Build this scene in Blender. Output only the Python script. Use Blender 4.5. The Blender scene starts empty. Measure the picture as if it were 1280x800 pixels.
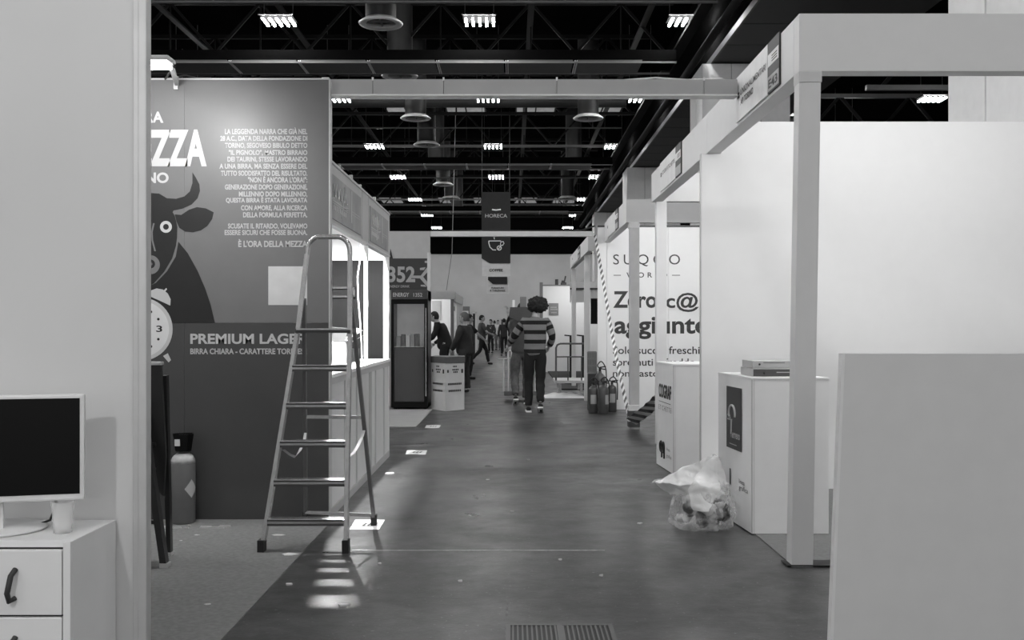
import bpy, bmesh, math, random
from mathutils import Vector, Matrix, noise
random.seed(7)
PI = math.pi
S = bpy.context.scene
C = S.collection
# ------------------------------------------------------------------ camera, world, exposure
HC, FP, HX, HY = 1.33, 1244.0, 640.0, 408.0      # eye height, focal length in px, vanishing point in px
cd = bpy.data.cameras.new('camera'); cam = bpy.data.objects.new('camera', cd); C.objects.link(cam)
cam.location = (0, 0, HC); cam.rotation_euler = (PI/2, 0, 0)
cd.sensor_width = 36.0; cd.lens = FP/1280*36.0; cd.shift_y = 8/1280; cd.clip_end = 300; cd.clip_start = .05
S.camera = cam
w = bpy.data.worlds.new('world'); S.world = w; w.use_nodes = True
w.node_tree.nodes['Background'].inputs[0].default_value = (.8, .8, .8, 1)
w.node_tree.nodes['Background'].inputs[1].default_value = 1.0
S.view_settings.view_transform = 'Standard'; S.view_settings.look = 'None'
S.view_settings.gamma = 1; S.view_settings.exposure = 0.0
HALL_LED = 170.0          # radiance of the hall lamps' bars
BOOTH_SPOT = 52.0        # W, lamp on the sample bar fascia
POSTER_SPOT = 6.5
STAND_SPOT = 7.2
NEAR_SPOT = 6.5

def zf(y): return FP*HC/(y-HY)                    # depth of a floor point seen at row y
def X(px, Y): return (px-HX)/FP*Y
def H(py, Y): return HC+(HY-py)/FP*Y

# ------------------------------------------------------------------ materials (all neutral grey: a black and white photograph)
_m = {}
def M(name, v=.8, rough=.5, metal=0., var=.06, scale=8., bump=0., bscale=60., spec=.5, emit=0., alpha=None, stretch=(1,1,1), coord='Object', trans=0.):
    if name in _m: return _m[name]
    m = bpy.data.materials.new(name); m.use_nodes = True; nt = m.node_tree; b = nt.nodes['Principled BSDF']
    b.inputs['Roughness'].default_value = rough; b.inputs['Metallic'].default_value = metal
    b.inputs['Specular IOR Level'].default_value = spec
    tc = nt.nodes.new('ShaderNodeTexCoord'); mp = nt.nodes.new('ShaderNodeMapping'); mp.inputs['Scale'].default_value = stretch
    nt.links.new(tc.outputs[coord], mp.inputs[0])
    n = nt.nodes.new('ShaderNodeTexNoise'); n.inputs['Scale'].default_value = scale; n.inputs['Detail'].default_value = 5
    nt.links.new(mp.outputs[0], n.inputs['Vector'])
    r = nt.nodes.new('ShaderNodeValToRGB'); r.color_ramp.elements[0].position = .3; r.color_ramp.elements[1].position = .7
    lo, hi = max(0, v*(1-var)), min(1, v*(1+var))
    r.color_ramp.elements[0].color = (lo,)*3+(1,); r.color_ramp.elements[1].color = (hi,)*3+(1,)
    nt.links.new(n.outputs['Fac'], r.inputs[0]); nt.links.new(r.outputs[0], b.inputs['Base Color'])
    if bump:
        n2 = nt.nodes.new('ShaderNodeTexNoise'); n2.inputs['Scale'].default_value = bscale; n2.inputs['Detail'].default_value = 3
        nt.links.new(mp.outputs[0], n2.inputs['Vector'])
        bp = nt.nodes.new('ShaderNodeBump'); bp.inputs['Strength'].default_value = bump; bp.inputs['Distance'].default_value = .01
        nt.links.new(n2.outputs['Fac'], bp.inputs['Height']); nt.links.new(bp.outputs[0], b.inputs['Normal'])
    if emit:
        b.inputs['Emission Color'].default_value = (1, 1, 1, 1); b.inputs['Emission Strength'].default_value = emit
    if alpha is not None: b.inputs['Alpha'].default_value = alpha
    if trans: b.inputs['Transmission Weight'].default_value = trans
    _m[name] = m; return m
white = M('white_laminate', .78, .45, var=.02)
white2 = M('white_panel', .84, .5, var=.015)
cream = M('pale_laminate', .66, .5, var=.02)
alu = M('aluminium', .62, .32, .85, var=.08, scale=30, stretch=(1, 1, .15))
alu_matt = M('matt_aluminium', .55, .5, .4, var=.05)
steel = M('polished_steel', .6, .2, 1.)
black = M('black_paint', .012, .5)
blackg = M('black_gloss', .005, .3, spec=.15)
dark = M('dark_grey_paint', .05, .6)
mid = M('mid_grey', .18, .6)
rubber = M('black_rubber', .015, .7)
poster = M('poster_grey', .16, .42, var=.03, spec=.3)
poster_low = M('poster_dark_band', .066, .42, var=.03, spec=.3)
ink = M('ink_black', .022, .45, spec=.3)
inkg = M('ink_grey', .17, .5, spec=.3)
inkd = M('ink_dark', .045, .5, spec=.3)
pale = M('print_pale', .5, .45, var=.01, spec=.3)
ptext = M('print_text', .46, .45, var=.01, spec=.3)
led = M('led_bar', .9, .5, emit=HALL_LED)
lamp_on = M('lamp_lens', .9, .5, emit=25)
roofm = M('roof_black', .004, 1., spec=0.)
trussm = M('truss_dark', .005, .7, 0., spec=.1)
trussl = M('truss_light', .07, .5, .3)
ductm = M('duct_grey', .022, .6, .2)
skin_m = M('skin', .42, .5)
hair_m = M('hair', .012, .8, bump=.8, bscale=90)
hair_g = M('hair_grey', .1, .8, bump=.8, bscale=90)
denim = M('denim', .11, .9, var=.35, scale=14, bump=.5)
blackcl = M('black_cloth', .012, .9, bump=.4)
darkcl = M('dark_cloth', .035, .9, var=.2, bump=.5)
greycl = M('grey_cloth', .09, .9, var=.15, bump=.4)
lightcl = M('light_cloth', .6, .9, bump=.4)
card = M('card_grey', .2, .7)

def floor_mat():
    m = bpy.data.materials.new('hall_floor'); m.use_nodes = True; nt = m.node_tree; b = nt.nodes['Principled BSDF']; L = nt.links.new
    tc = nt.nodes.new('ShaderNodeTexCoord')
    def nz(scale, st, det=6, rough=.6):
        mp = nt.nodes.new('ShaderNodeMapping'); mp.inputs['Scale'].default_value = st; L(tc.outputs['Object'], mp.inputs[0])
        n = nt.nodes.new('ShaderNodeTexNoise'); n.inputs['Scale'].default_value = scale; n.inputs['Detail'].default_value = det
        n.inputs['Roughness'].default_value = rough; L(mp.outputs[0], n.inputs['Vector']); return n.outputs['Fac']
    def ramp(fac, p0, c0, p1, c1):
        r = nt.nodes.new('ShaderNodeValToRGB'); e = r.color_ramp.elements
        e[0].position = p0; e[1].position = p1; e[0].color = (c0,)*3+(1,); e[1].color = (c1,)*3+(1,); L(fac, r.inputs[0]); return r.outputs[0]
    def mix(a, c, fac, t='MIX'):
        x = nt.nodes.new('ShaderNodeMix'); x.data_type = 'RGBA'; x.blend_type = t
        if isinstance(fac, float): x.inputs[0].default_value = fac
        else: L(fac, x.inputs[0])
        L(a, x.inputs[6]); L(c, x.inputs[7]); return x.outputs[2]
    base = ramp(nz(1.1, (1, .6, 1)), .3, .028, .72, .078)
    fine = ramp(nz(9, (.9, 1.3, 1), 8, .75), .34, .4, .66, 1.6)
    col = mix(base, fine, .8, 'MULTIPLY')
    streak = ramp(nz(6, (.8, 2.6, 1), 9, .8), .6, 0, .74, 1)
    lightc = nt.nodes.new('ShaderNodeRGB'); lightc.outputs[0].default_value = (.16, .16, .16, 1)
    sf = nt.nodes.new('ShaderNodeMath'); sf.operation = 'MULTIPLY'; sf.inputs[1].default_value = .55; L(streak, sf.inputs[0])
    col = mix(col, lightc.outputs[0], sf.outputs[0])
    spk = ramp(nz(42, (1, 1.4, 1), 2, .5), .68, 0, .74, 1)
    lc2 = nt.nodes.new('ShaderNodeRGB'); lc2.outputs[0].default_value = (.34, .34, .34, 1)
    s2 = nt.nodes.new('ShaderNodeMath'); s2.operation = 'MULTIPLY'; s2.inputs[1].default_value = .6; L(spk, s2.inputs[0])
    col = mix(col, lc2.outputs[0], s2.outputs[0])
    L(col, b.inputs['Base Color'])
    L(ramp(nz(2.5, (1, 1, 1)), .3, .27, .7, .45), b.inputs['Roughness']); b.inputs['Specular IOR Level'].default_value = .55
    bp = nt.nodes.new('ShaderNodeBump'); bp.inputs['Strength'].default_value = .25; bp.inputs['Distance'].default_value = .004
    L(nz(45, (1, 1, 1), 4), bp.inputs['Height']); L(bp.outputs[0], b.inputs['Normal'])
    return m

# ------------------------------------------------------------------ mesh builder
class MB:
    def __init__(s): s.v = []; s.f = []; s.smooth = set()
    def add(s, v, f, smooth=False):
        o = len(s.v); s.v += [tuple(p) for p in v]
        for q in f:
            if smooth: s.smooth.add(len(s.f))
            s.f.append([i+o for i in q])
        return s
    def box(s, x0, x1, y0, y1, z0, z1):
        v = [(x, y, z) for z in (z0, z1) for y in (y0, y1) for x in (x0, x1)]
        return s.add(v, [(0, 2, 3, 1), (4, 5, 7, 6), (0, 1, 5, 4), (1, 3, 7, 5), (3, 2, 6, 7), (2, 0, 4, 6)])
    def bbox(s, x0, x1, y0, y1, z0, z1, b=.004):
        bm = bmesh.new(); r = bmesh.ops.create_cube(bm, size=1)
        for v in bm.verts: v.co = ((x0+x1)/2+v.co.x*(x1-x0), (y0+y1)/2+v.co.y*(y1-y0), (z0+z1)/2+v.co.z*(z1-z0))
        bmesh.ops.bevel(bm, geom=list(bm.edges), offset=b, segments=2, affect='EDGES', profile=.6)
        bm.verts.index_update(); s.add([v.co.copy() for v in bm.verts], [[v.index for v in f.verts] for f in bm.faces]); bm.free(); return s
    def prism(s, pts, z0, z1):
        n = len(pts); v = [(p[0], p[1], z0) for p in pts]+[(p[0], p[1], z1) for p in pts]
        return s.add(v, [list(range(n))[::-1], [n+i for i in range(n)]]+[(i, (i+1) % n, n+(i+1) % n, n+i) for i in range(n)])
    def front(s, pts, y0, y1):                    # outline in (x,z), extruded in y
        n = len(pts); v = [(p[0], y0, p[1]) for p in pts]+[(p[0], y1, p[1]) for p in pts]
        return s.add(v, [list(range(n)), [n+i for i in range(n)][::-1]]+[(i, n+i, n+(i+1) % n, (i+1) % n) for i in range(n)])
    def quad(s, a, b, c, d): return s.add([a, b, c, d], [(0, 1, 2, 3)])
    def poly(s, pts): return s.add(pts, [list(range(len(pts)))])
    def bar(s, a, b, w, h=None, up=(0, 0, 1)):
        h = h or w; a = Vector(a); b = Vector(b); d = (b-a).normalized(); u = Vector(up)
        if abs(d.dot(u)) > .95: u = Vector((0, 1, 0))
        r = d.cross(u).normalized(); u = r.cross(d).normalized()
        v = [p+r*sx*w/2+u*sz*h/2 for p in (a, b) for sx, sz in ((-1, -1), (1, -1), (1, 1), (-1, 1))]
        return s.add(v, [(0, 1, 2, 3), (7, 6, 5, 4), (0, 4, 5, 1), (1, 5, 6, 2), (2, 6, 7, 3), (3, 7, 4, 0)])
    def tube(s, pts, r, n=10, cap=True):
        pts = [Vector(p) for p in pts]; rs = r if isinstance(r, (list, tuple)) else [r]*len(pts)
        v = []; pu = None
        for i, p in enumerate(pts):
            d = (pts[min(i+1, len(pts)-1)]-pts[max(i-1, 0)]).normalized()
            if pu is None: pu = Vector((0, 0, 1)) if abs(d.z) < .9 else Vector((0, 1, 0))
            rr = d.cross(pu).normalized(); pu = rr.cross(d).normalized()
            for k in range(n):
                a = 2*PI*k/n; v.append(p+(rr*math.cos(a)+pu*math.sin(a))*rs[i])
        f = [(i*n+k, i*n+(k+1) % n, (i+1)*n+(k+1) % n, (i+1)*n+k) for i in range(len(pts)-1) for k in range(n)]
        s.add(v, f, True)
        if cap: s.add(v[:n], [list(range(n))[::-1]]); s.add(v[-n:], [list(range(n))])
        return s
    def lathe(s, prof, c=(0, 0, 0), n=24, smooth=True, cap=True):
        v = []; f = []
        for r, z in prof:
            for k in range(n): a = 2*PI*k/n; v.append((c[0]+r*math.cos(a), c[1]+r*math.sin(a), c[2]+z))
        for i in range(len(prof)-1):
            for k in range(n): f.append((i*n+k, i*n+(k+1) % n, (i+1)*n+(k+1) % n, (i+1)*n+k))
        if cap: f.append(list(range(n))[::-1]); f.append([(len(prof)-1)*n+k for k in range(n)])
        return s.add(v, f, smooth)
    def ball(s, c, r, n=12, m=8):
        r = r if isinstance(r, (list, tuple)) else (r,)*3; v = [(c[0], c[1], c[2]-r[2])]; f = []
        for i in range(1, m):
            t = PI*i/m
            for k in range(n): a = 2*PI*k/n; v.append((c[0]+r[0]*math.sin(t)*math.cos(a), c[1]+r[1]*math.sin(t)*math.sin(a), c[2]-r[2]*math.cos(t)))
        v.append((c[0], c[1], c[2]+r[2]))
        for k in range(n): f.append((0, 1+(k+1) % n, 1+k)); f.append((len(v)-1, 1+(m-2)*n+k, 1+(m-2)*n+(k+1) % n))
        for i in range(m-2):
            for k in range(n): f.append((1+i*n+k, 1+i*n+(k+1) % n, 1+(i+1)*n+(k+1) % n, 1+(i+1)*n+k))
        return s.add(v, f, True)
    def rot(s, ang, axis, c):
        R = Matrix.Rotation(ang, 3, axis); c = Vector(c); s.v = [tuple(R @ (Vector(p)-c)+c) for p in s.v]; return s
    def mesh(s, name, off=(0, 0, 0)):
        me = bpy.data.meshes.new(name); me.from_pydata([(p[0]-off[0], p[1]-off[1], p[2]-off[2]) for p in s.v], [], s.f)
        if s.smooth:
            for i in s.smooth: me.polygons[i].use_smooth = True
        me.update(); return me

_w = {}
def wloc(o):
    p = Vector((0, 0, 0))
    while o: p = p+Vector(o.location); o = o.parent
    return p
def part(name, mb, m, parent, label=None, kind=None):
    """one part: vertices given in world metres, stored relative to the parent"""
    me = mb.mesh(name, wloc(parent)) if isinstance(mb, MB) else mb
    o = bpy.data.objects.new(name, me); C.objects.link(o); o.parent = parent
    if m:
        me.materials.clear(); me.materials.append(m)
    if label: o['label'] = label
    if kind: o['kind'] = kind
    return o
def thing(name, label, cat, loc=(0, 0, 0), group=None):
    o = bpy.data.objects.new(name, None); C.objects.link(o); o.location = loc; o.empty_display_size = .1
    o['label'] = label; o['category'] = cat
    if group: o['group'] = group
    return o
def single(name, mb, m, label, cat, loc, group=None):
    me = mb.mesh(name, loc); o = bpy.data.objects.new(name, me); C.objects.link(o); o.location = loc; me.materials.append(m)
    o['label'] = label; o['category'] = cat
    if group: o['group'] = group
    return o
def struct(name, mb, m):
    me = mb.mesh(name); o = bpy.data.objects.new(name, me); C.objects.link(o); me.materials.append(m); o['kind'] = 'structure'; return o
def dup(root, loc, label, group=None):
    r = root.copy(); C.objects.link(r); r.location = loc; r['label'] = label
    if group: r['group'] = group
    for ch in list(root.children):
        c = ch.copy(); C.objects.link(c); c.parent = r
        for g in list(ch.children): d = g.copy(); C.objects.link(d); d.parent = c
    return r
def txt(parent, s, org, ux, w_, h_, m, bold=.0, name='lettering', up=(0, 0, 1), italic=0., spacing=1., shear=0.):
    """flat lettering fitted to a w x h box whose lower left corner is org"""
    cu = bpy.data.curves.new('t', 'FONT'); cu.body = s; cu.offset = bold; cu.space_character = spacing; cu.shear = shear; cu.resolution_u = 4
    o = bpy.data.objects.new('t', cu); C.objects.link(o); bpy.context.view_layer.update()
    me = bpy.data.meshes.new_from_object(o.evaluated_get(bpy.context.evaluated_depsgraph_get())); me.name = name
    bpy.data.objects.remove(o)
    xs = [v.co.x for v in me.vertices]; ys = [v.co.y for v in me.vertices]
    x0, x1, y0, y1 = min(xs), max(xs), min(ys), max(ys); org = Vector(org)-wloc(parent); ux = Vector(ux); up = Vector(up)
    for v in me.vertices:
        v.co = org+ux*((v.co.x-x0)/(x1-x0)*w_)+up*((v.co.y-y0)/(y1-y0)*h_)
    return part(name, me, m, parent)

# =================================================================== HALL
hall_floor = struct('floor', MB().box(-26, 26, -12, 76, -.2, 0), floor_mat())
struct('ceiling', MB().box(-26, 26, -12, 76, 10.6, 10.9), roofm)
bw = M('hall_wall', .5, .8, var=.08, scale=.6)
struct('wall_back', MB().box(-26, 26, 76, 76.3, 0, 6.85), bw)
struct('trim_1', MB().box(-26, 26, 75.9, 76.3, 6.85, 10.6), roofm)
struct('wall_right', MB().box(26, 26.3, -12, 76, 0, 10.6), mid)
struct('wall_left', MB().box(-26.3, -26, -12, 76, 0, 10.6), mid)

# right soffit with its panels and a pipe along its edge
SX = 4.62; SH = 7.43
sof = thing('soffit', 'long dark panelled soffit running over the white columns on the right', 'ceiling panel', (SX, 8, SH))
part('core', MB().box(SX+.02, 8.1, 5, 62, SH+.06, SH+2.2), roofm, sof)
pm = M('soffit_panel', .05, .6, spec=.3)
p0 = MB().box(0, 3.4, 0, 1.46, 0, .05).mesh('panel'); p0.materials.append(pm)
for k in range(36):
    o = bpy.data.objects.new('panel', p0); C.objects.link(o); o.parent = sof; o.location = (.02, -2.9+1.5*k, .005)
part('edge_profile', MB().box(SX-.03, SX+.015, 5, 62, SH-.02, SH+.12), trussl, sof)
part('pipe', MB().tube([(SX-.32, 5, SH+.12), (SX-.32, 62, SH+.12)], .09, 8), trussm, sof)
part('cable_tray', MB().box(SX-.75, SX-.5, 5, 62, SH+.5, SH+.56), trussm, sof)

# columns
colm = M('column_panel', .7, .7, var=.03)
cols = []
where = ['nearest white column, filling the upper right corner above the booth', 'white panelled column behind the beam end and the first name board',
         'third white column, above the white header of the juice stand', 'farthest white column, above the far beam end on the right']
for i, y in enumerate((8.45, 23, 38, 53)):
    t = thing('column', where[i], 'column', (4.4, y, 0), 'white columns under the soffit')
    part('core', MB().box(4.46, 6.4, y+.06, y+1.54, 0, SH-.03), dark, t)
    for a in range(2):
        part('panel', MB().box(4.4, 4.45, y+.015+a*.8, y+.785+a*.8, 0, SH-.03), colm, t)
    for a in range(3):
        part('panel', MB().box(4.4+a*.68, 4.4+a*.68+.665, y, y+.05, 0, SH-.03), colm, t)

# transverse panelled beams
bp_ = M('beam_panel', .1, .6, spec=.3)
q0 = MB().box(.06, 1.56, 0, .98, 0, .06).mesh('panel'); q0.materials.append(bp_)
s0 = MB().box(0, .02, -.01, .99, -.015, .05).add([], []).box(.045, .065, -.01, .99, -.015, .05).mesh('strip'); s0.materials.append(white)
names = ['nearest', 'second', 'third']
for i, y in enumerate((23, 37.6, 53)):
    t = thing('ceiling_beam', names[i]+' dark panelled beam crossing under the black roof', 'beam', (-14, y, SH), 'panelled roof beams')
    part('core', MB().box(-14.6, 3.8, y+.02, y+.96, SH+.06, SH+.3), roofm, t)
    for k in range(11):
        for nm, me in (('panel', q0), ('strip', s0)):
            o = bpy.data.objects.new(nm, me); C.objects.link(o); o.parent = t; o.location = (-.55+k*1.6, 0, 0)
    part('edge_profile', MB().box(-14.6, 3.8, y-.03, y, SH-.02, SH+.02).box(-14.6, 3.8, y+.99, y+1.02, SH-.02, SH+.02), mid, t)

# roof trusses
def truss(y, label, hz=8.75):
    t = thing('roof_truss', label, 'truss', (0, y, hz), 'dark roof trusses')
    part('bottom_chord', MB().bar((-18, y, hz), (4.3, y, hz), .1), trussl if int(y) % 2 else trussm, t)
    part('top_chord', MB().bar((-18, y, hz+1.35), (4.3, y, hz+1.35), .12), trussm, t)
    b = MB()
    for k in range(9):
        x = -17.5+k*2.4
        b.bar((x, y, hz), (x+1.2, y, hz+1.35), .07); b.bar((x+1.2, y, hz+1.35), (x+2.4, y, hz), .07); b.bar((x+1.2, y, hz), (x+1.2, y, hz+1.3), .04)
    part('bracing', b, trussm, t)
ordn = ['first', 'second', 'third', 'fourth', 'fifth', 'sixth', 'seventh', 'eighth', 'ninth']
for i, y in enumerate((26.5, 30.5, 34, 41.5, 46, 50, 57, 61.5, 66)):
    truss(y, ordn[i]+' dark lattice roof truss counted from the near panelled beam', 8.6+.25*(i % 2))
for i, (x0, x1, y, hh) in enumerate(((-14, 3.8, 18.4, 7.33), (-14, 3.8, 34.5, 8.21), (-14, 3.8, 44, 7.9), (-14, 3.8, 58, 7.9))):
    single('pipe', MB().tube([(x0, y, hh), (x1, y, hh)], .028 if i else .03, 6).bar((x0+2, y, hh), (x0+2, y, 10.59), .015).bar((x1-1, y, hh), (x1-1, y, 10.59), .015), trussl,
           ordn[i]+' thin pale pipe crossing under the roof', 'pipe', (x0, y, hh), 'thin crossing pipes')
single('air_duct', MB().tube([(-12, 33.2, 8.85), (3.8, 33.2, 8.85)], .22, 14).bar((-11, 33.2, 8.85), (-11, 33.2, 10.59), .03).bar((3.0, 33.2, 8.85), (3.0, 33.2, 10.59), .03), ductm, 'long dark round duct crossing just beyond the near aisle beam', 'duct', (-12, 33.2, 8.85))
# longitudinal runs
for i, x in enumerate((-8.9, -5.9, .4, 3.4)):
    single('cable_tray', MB().box(x, x+.16, 16, 70, 9.3, 9.35), trussm, ['leftmost', 'second from left', 'second from right', 'rightmost'][i]+' dark cable tray running lengthwise under roof', 'cable tray', (x, 16, 9.3), 'cable trays')
# things beyond the right columns, seen over the first booth
for i, y in enumerate((19.5, 27, 34)):
    t = thing('roof_truss', ['near', 'middle', 'far'][i]+' roof truss right of the columns, seen above the white booth wall', 'truss', (9.6, y, 7.8))
    part('chord', MB().bar((9.6, y, 7.8), (25, y, 7.8), .14).bar((9.6, y, 9.2), (25, y, 9.2), .14), trussl, t)
    b = MB()
    for k in range(6): b.bar((10+k*2.4, y, 7.8), (11.2+k*2.4, y, 9.2), .1).bar((11.2+k*2.4, y, 9.2), (12.4+k*2.4, y, 7.8), .1)
    part('bracing', b, trussm, t)

# skylights in the roof
skm = M('skylight_glass', .25, .4, var=.35, scale=1.5, emit=.16, stretch=(3, 1, 1))
n = 0
for y in (40.6, 56, 71.6):
    for j, x in enumerate((-9.6, -5.3, -2.75, .2, 3.0)):
        t = thing('skylight', 'dim grey roof light, %s row, %s' % (['near', 'middle', 'far'][(40.6, 56, 71.6).index(y)], ['far left', 'left of the ducts', 'right of the ducts', 'left of the right pair', 'right of the right pair'][j]), 'skylight', (x, y, 10.5))
        part('pane', MB().box(x, x+1.6, y, y+2.6, 10.52, 10.58), skm, t)
        part('frame', MB().box(x-.06, x, y, y+2.6, 10.45, 10.6).box(x+1.6, x+1.66, y, y+2.6, 10.45, 10.6).box(x+.78, x+.83, y, y+2.6, 10.46, 10.6), trussm, t)

# hanging LED lamps
LY = (-1, 7, 15, 22.8, 30.6, 38.7, 46.6, 54.8, 62.6, 70.4); LX = (-14.5, -10, -5.35, -.75, 3.94, 8.6, 12.9)
coln = ['far left line', 'left line', 'left aisle line', 'middle line', 'right aisle line', 'line right of the columns', 'outer right line']
rown = ['behind the camera', 'above the camera', 'just out of frame overhead', 'nearest visible row', 'second row', 'third row', 'fourth row', 'fifth row', 'second farthest row', 'farthest row']
LH = 8.3
lamp0 = None
for j, y in enumerate(LY):
    for i, x in enumerate(LX):
        if x > 4 and 20 < y < 24: pass
        lab = 'hanging five-bar LED lamp, %s, %s' % (coln[i], rown[j])
        if lamp0 is None:
            lamp0 = thing('hanging_lamp', lab, 'lamp', (x, y, LH), 'hanging LED lamps')
            part('housing', MB().box(x-.37, x+.37, y-.3, y+.3, LH+.07, LH+.1).box(x-.1, x+.1, y-.1, y+.1, LH+.1, LH+.16), roofm, lamp0)
            part('housing_rim', MB().box(x-.39, x+.39, y-.32, y-.3, LH+.07, LH+.1), trussl, lamp0)
            for k in range(5):
                xx = x-.37+.035+k*.155
                part('light_bar', MB().box(xx+.016, xx+.062, y-.28, y+.28, LH-.02, LH+.02), led, lamp0)
            part('suspension_wire', MB().bar((x-.33, y, LH+.09), (x-.33, y, 10.6), .012).bar((x+.33, y, LH+.09), (x+.33, y, 10.6), .012), trussl, lamp0)
        else:
            dup(lamp0, (x, y, LH), lab)

# round air diffusers on their drop ducts
dif0 = None
for k, (x, y, lab) in enumerate([(-2.9, 22, 'nearest round air diffuser, top left'), (-3.0, 26.6, 'second round diffuser, half behind the near aisle beam'),
        (-3.1, 32, 'third round diffuser in the left line of ducts'), (-3.15, 36.7, 'fourth round diffuser in the left line'), (-3.2, 41.9, 'fifth round diffuser in the left line'),
        (-3.25, 47, 'sixth round diffuser in the left line'), (-3.2, 52, 'seventh round diffuser in the left line'), (-3.2, 58, 'farthest round diffuser in the left line'),
        (2.45, 32, 'right round diffuser, under the near aisle beam'), (2.6, 42, 'right round diffuser halfway down the hall'), (2.9, 52, 'right round diffuser, far away'), (8.75, 32, 'round diffuser right of the columns')]):
    hh = 8.0
    if dif0 is None:
        dif0 = thing('air_diffuser', lab, 'air vent', (x, y, hh), 'round air diffusers')
        part('ring', MB().lathe([(.33, .02), (.47, 0), (.49, .03), (.36, .12), (.33, .12), (.33, .02)], (x, y, hh), 28, cap=False), M('diffuser_ring', .7, .5), dif0)
        part('blades', MB().bar((x-.3, y, hh+.07), (x+.3, y, hh+.07), .03, .05).bar((x, y-.3, hh+.07), (x, y+.3, hh+.07), .03, .05), mid, dif0)
        part('drop_duct', MB().tube([(x, y, hh+.12), (x, y, 10.598)], .34, 18, False), ductm, dif0)
        part('duct_shade_disc', MB().tube([(x, y, hh+.3), (x, y, hh+.32)], .33, 18), black, dif0)  # black disc paints the shade up inside the open duct
    else: dup(dif0, (x, y, hh), lab)

# hanging banner of the coffee area
BY = 35.; t = thing('hanging_banner', 'tall dark hanging banner with a white cup symbol over the aisle', 'banner', (X(620, BY), BY, H(367, BY)))
def bx_(px): return X(px, BY)
def bh(py): return H(py, BY)
bcm = M('banner_cloth', .028, .7, spec=.2)
part('dark_panel', MB().front([(bx_(602), bh(240)), (bx_(638), bh(240)), (bx_(638), bh(329)), (bx_(612), bh(329)), (bx_(602), bh(323))], BY, BY+.03), bcm, t)
part('pale_panel', MB().box(bx_(602.5), bx_(638), BY+.035, BY+.06, bh(345), bh(322)).box(bx_(608.5), bx_(636), BY+.035, BY+.06, bh(367), bh(345)), M('banner_pale', .62, .7), t)
part('chip', MB().front([(bx_(610), bh(346)), (bx_(634), bh(346)), (bx_(634), bh(355)), (bx_(616), bh(355)), (bx_(610), bh(350))], BY, BY+.03), bcm, t)
txt(t, 'HORECA', (bx_(606.5), BY-.01, bh(272)), (1, 0, 0), bx_(634)-bx_(606.5), bh(267.5)-bh(272), M('banner_text', .45, .7), .01)
txt(t, 'COFFEE', (bx_(611.5), BY+.02, bh(339.5)), (1, 0, 0), bx_(628.5)-bx_(611.5), bh(336)-bh(339.5), ink, .03)
txt(t, 'FURNITURE', (bx_(614), BY+.02, bh(361)), (1, 0, 0), bx_(630)-bx_(614), bh(358.8)-bh(361), ink, .02)
txt(t, '& TABLEWARE', (bx_(612.5), BY+.02, bh(364.3)), (1, 0, 0), bx_(631.5)-bx_(612.5), bh(362)-bh(364.3), ink, .02)
cupm = M('banner_white', .85, .7)
def P(px, py, y): return (X(px, y), y, H(py, y))
r_ = .018
cup = MB().tube([P(611, 301, BY-.02), P(611, 304, BY-.02), P(612.5, 309, BY-.02), P(616, 312.3, BY-.02), P(620, 312.5, BY-.02)], r_, 6)
cup.tube([P(611, 301.2, BY-.02), P(626, 301.2, BY-.02), P(625.5, 306, BY-.02)], r_, 6)
cup.tube([P(626, 302.5, BY-.02), P(629, 302, BY-.02), P(630, 304, BY-.02), P(628.5, 306.5, BY-.02), P(625.5, 306.8, BY-.02)], r_, 6)
cup.tube([P(624+2.6*math.cos(a*.5236), 310+2.6*math.sin(a*.5236), BY-.02) for a in range(13)], r_, 6)
cup.tube([P(622.5, 311.5, BY-.02), P(625.5, 308.5, BY-.02)], r_, 6)
cup.tube([P(618, 299, BY-.02), P(617.5, 296.5, BY-.02), P(619, 295, BY-.02)], r_, 6)
cup.tube([P(615, 262, BY-.02), P(620, 262.8, BY-.02), P(626, 262, BY-.02)], .03, 6)
part('cup_symbol', cup, cupm, t)
part('hanging_wire', MB().bar((bx_(602.5), BY+.015, bh(240)), (bx_(602.5), BY+.015, 10.6), .02).bar((bx_(637), BY+.015, bh(240)), (bx_(637), BY+.015, 10.6), .02), trussl, t)

# =================================================================== FLOOR DETAILS
Y = zf(688)
single('floor_line', MB().box(X(440, Y), X(756, Y), Y-.006, Y+.006, 0, .002), M('line_pale', .5, .6, var=.3, scale=20), 'thin pale line across the aisle floor before the ladder', 'floor marking', (X(440, Y), Y, 0))
single('floor_line', MB().box(X(486, zf(557)), X(700, zf(557)), zf(557)-.01, zf(557)+.01, 0, .002), M('line_dim', .17, .6, var=.4, scale=20), 'faint worn line across the aisle at the end of the sample bar', 'floor marking', (X(486, zf(557)), zf(557), 0))
single('floor_line', MB().box(X(634, 5)-.006, X(634, 5)+.006, 3.4, 4.9, 0, .002), M('line_dim2', .14, .6, var=.4, scale=20), 'faint lengthwise joint line left of the floor grate', 'floor marking', (X(634, 5), 3.4, 0))
# carpets
cm = M('booth_carpet', .22, .95, var=.12, scale=40, bump=.5, bscale=300, spec=.15)
single('carpet', MB().box(-8, -1.23, 3.35, 6.83, 0, .006), cm, 'mid grey carpet in front of the beer wall', 'carpet', (-4, 5, 0))
single('carpet', MB().box(1.555, 8, 5.63, 8.1, 0, .006), M('booth_carpet_right', .2, .95, var=.1, scale=40, bump=.5, bscale=300, spec=.15), 'grey carpet of the first booth on the right', 'carpet', (4, 6.5, 0))
single('carpet', MB().box(1.04, 4.35, 20.8, 28.9, 0, .03), M('carpet_dark', .035, .95), 'dark carpet behind the platform trolley', 'carpet', (3, 22, 0))
single('floor_mat', MB().box(-6, -1.27, zf(534), 15.85, 0, .01), M('mat_pale', .42, .5, var=.06, scale=3), 'pale laminate floor in front of the drinks fridge', 'floor mat', (-3, 14, 0))
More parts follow.
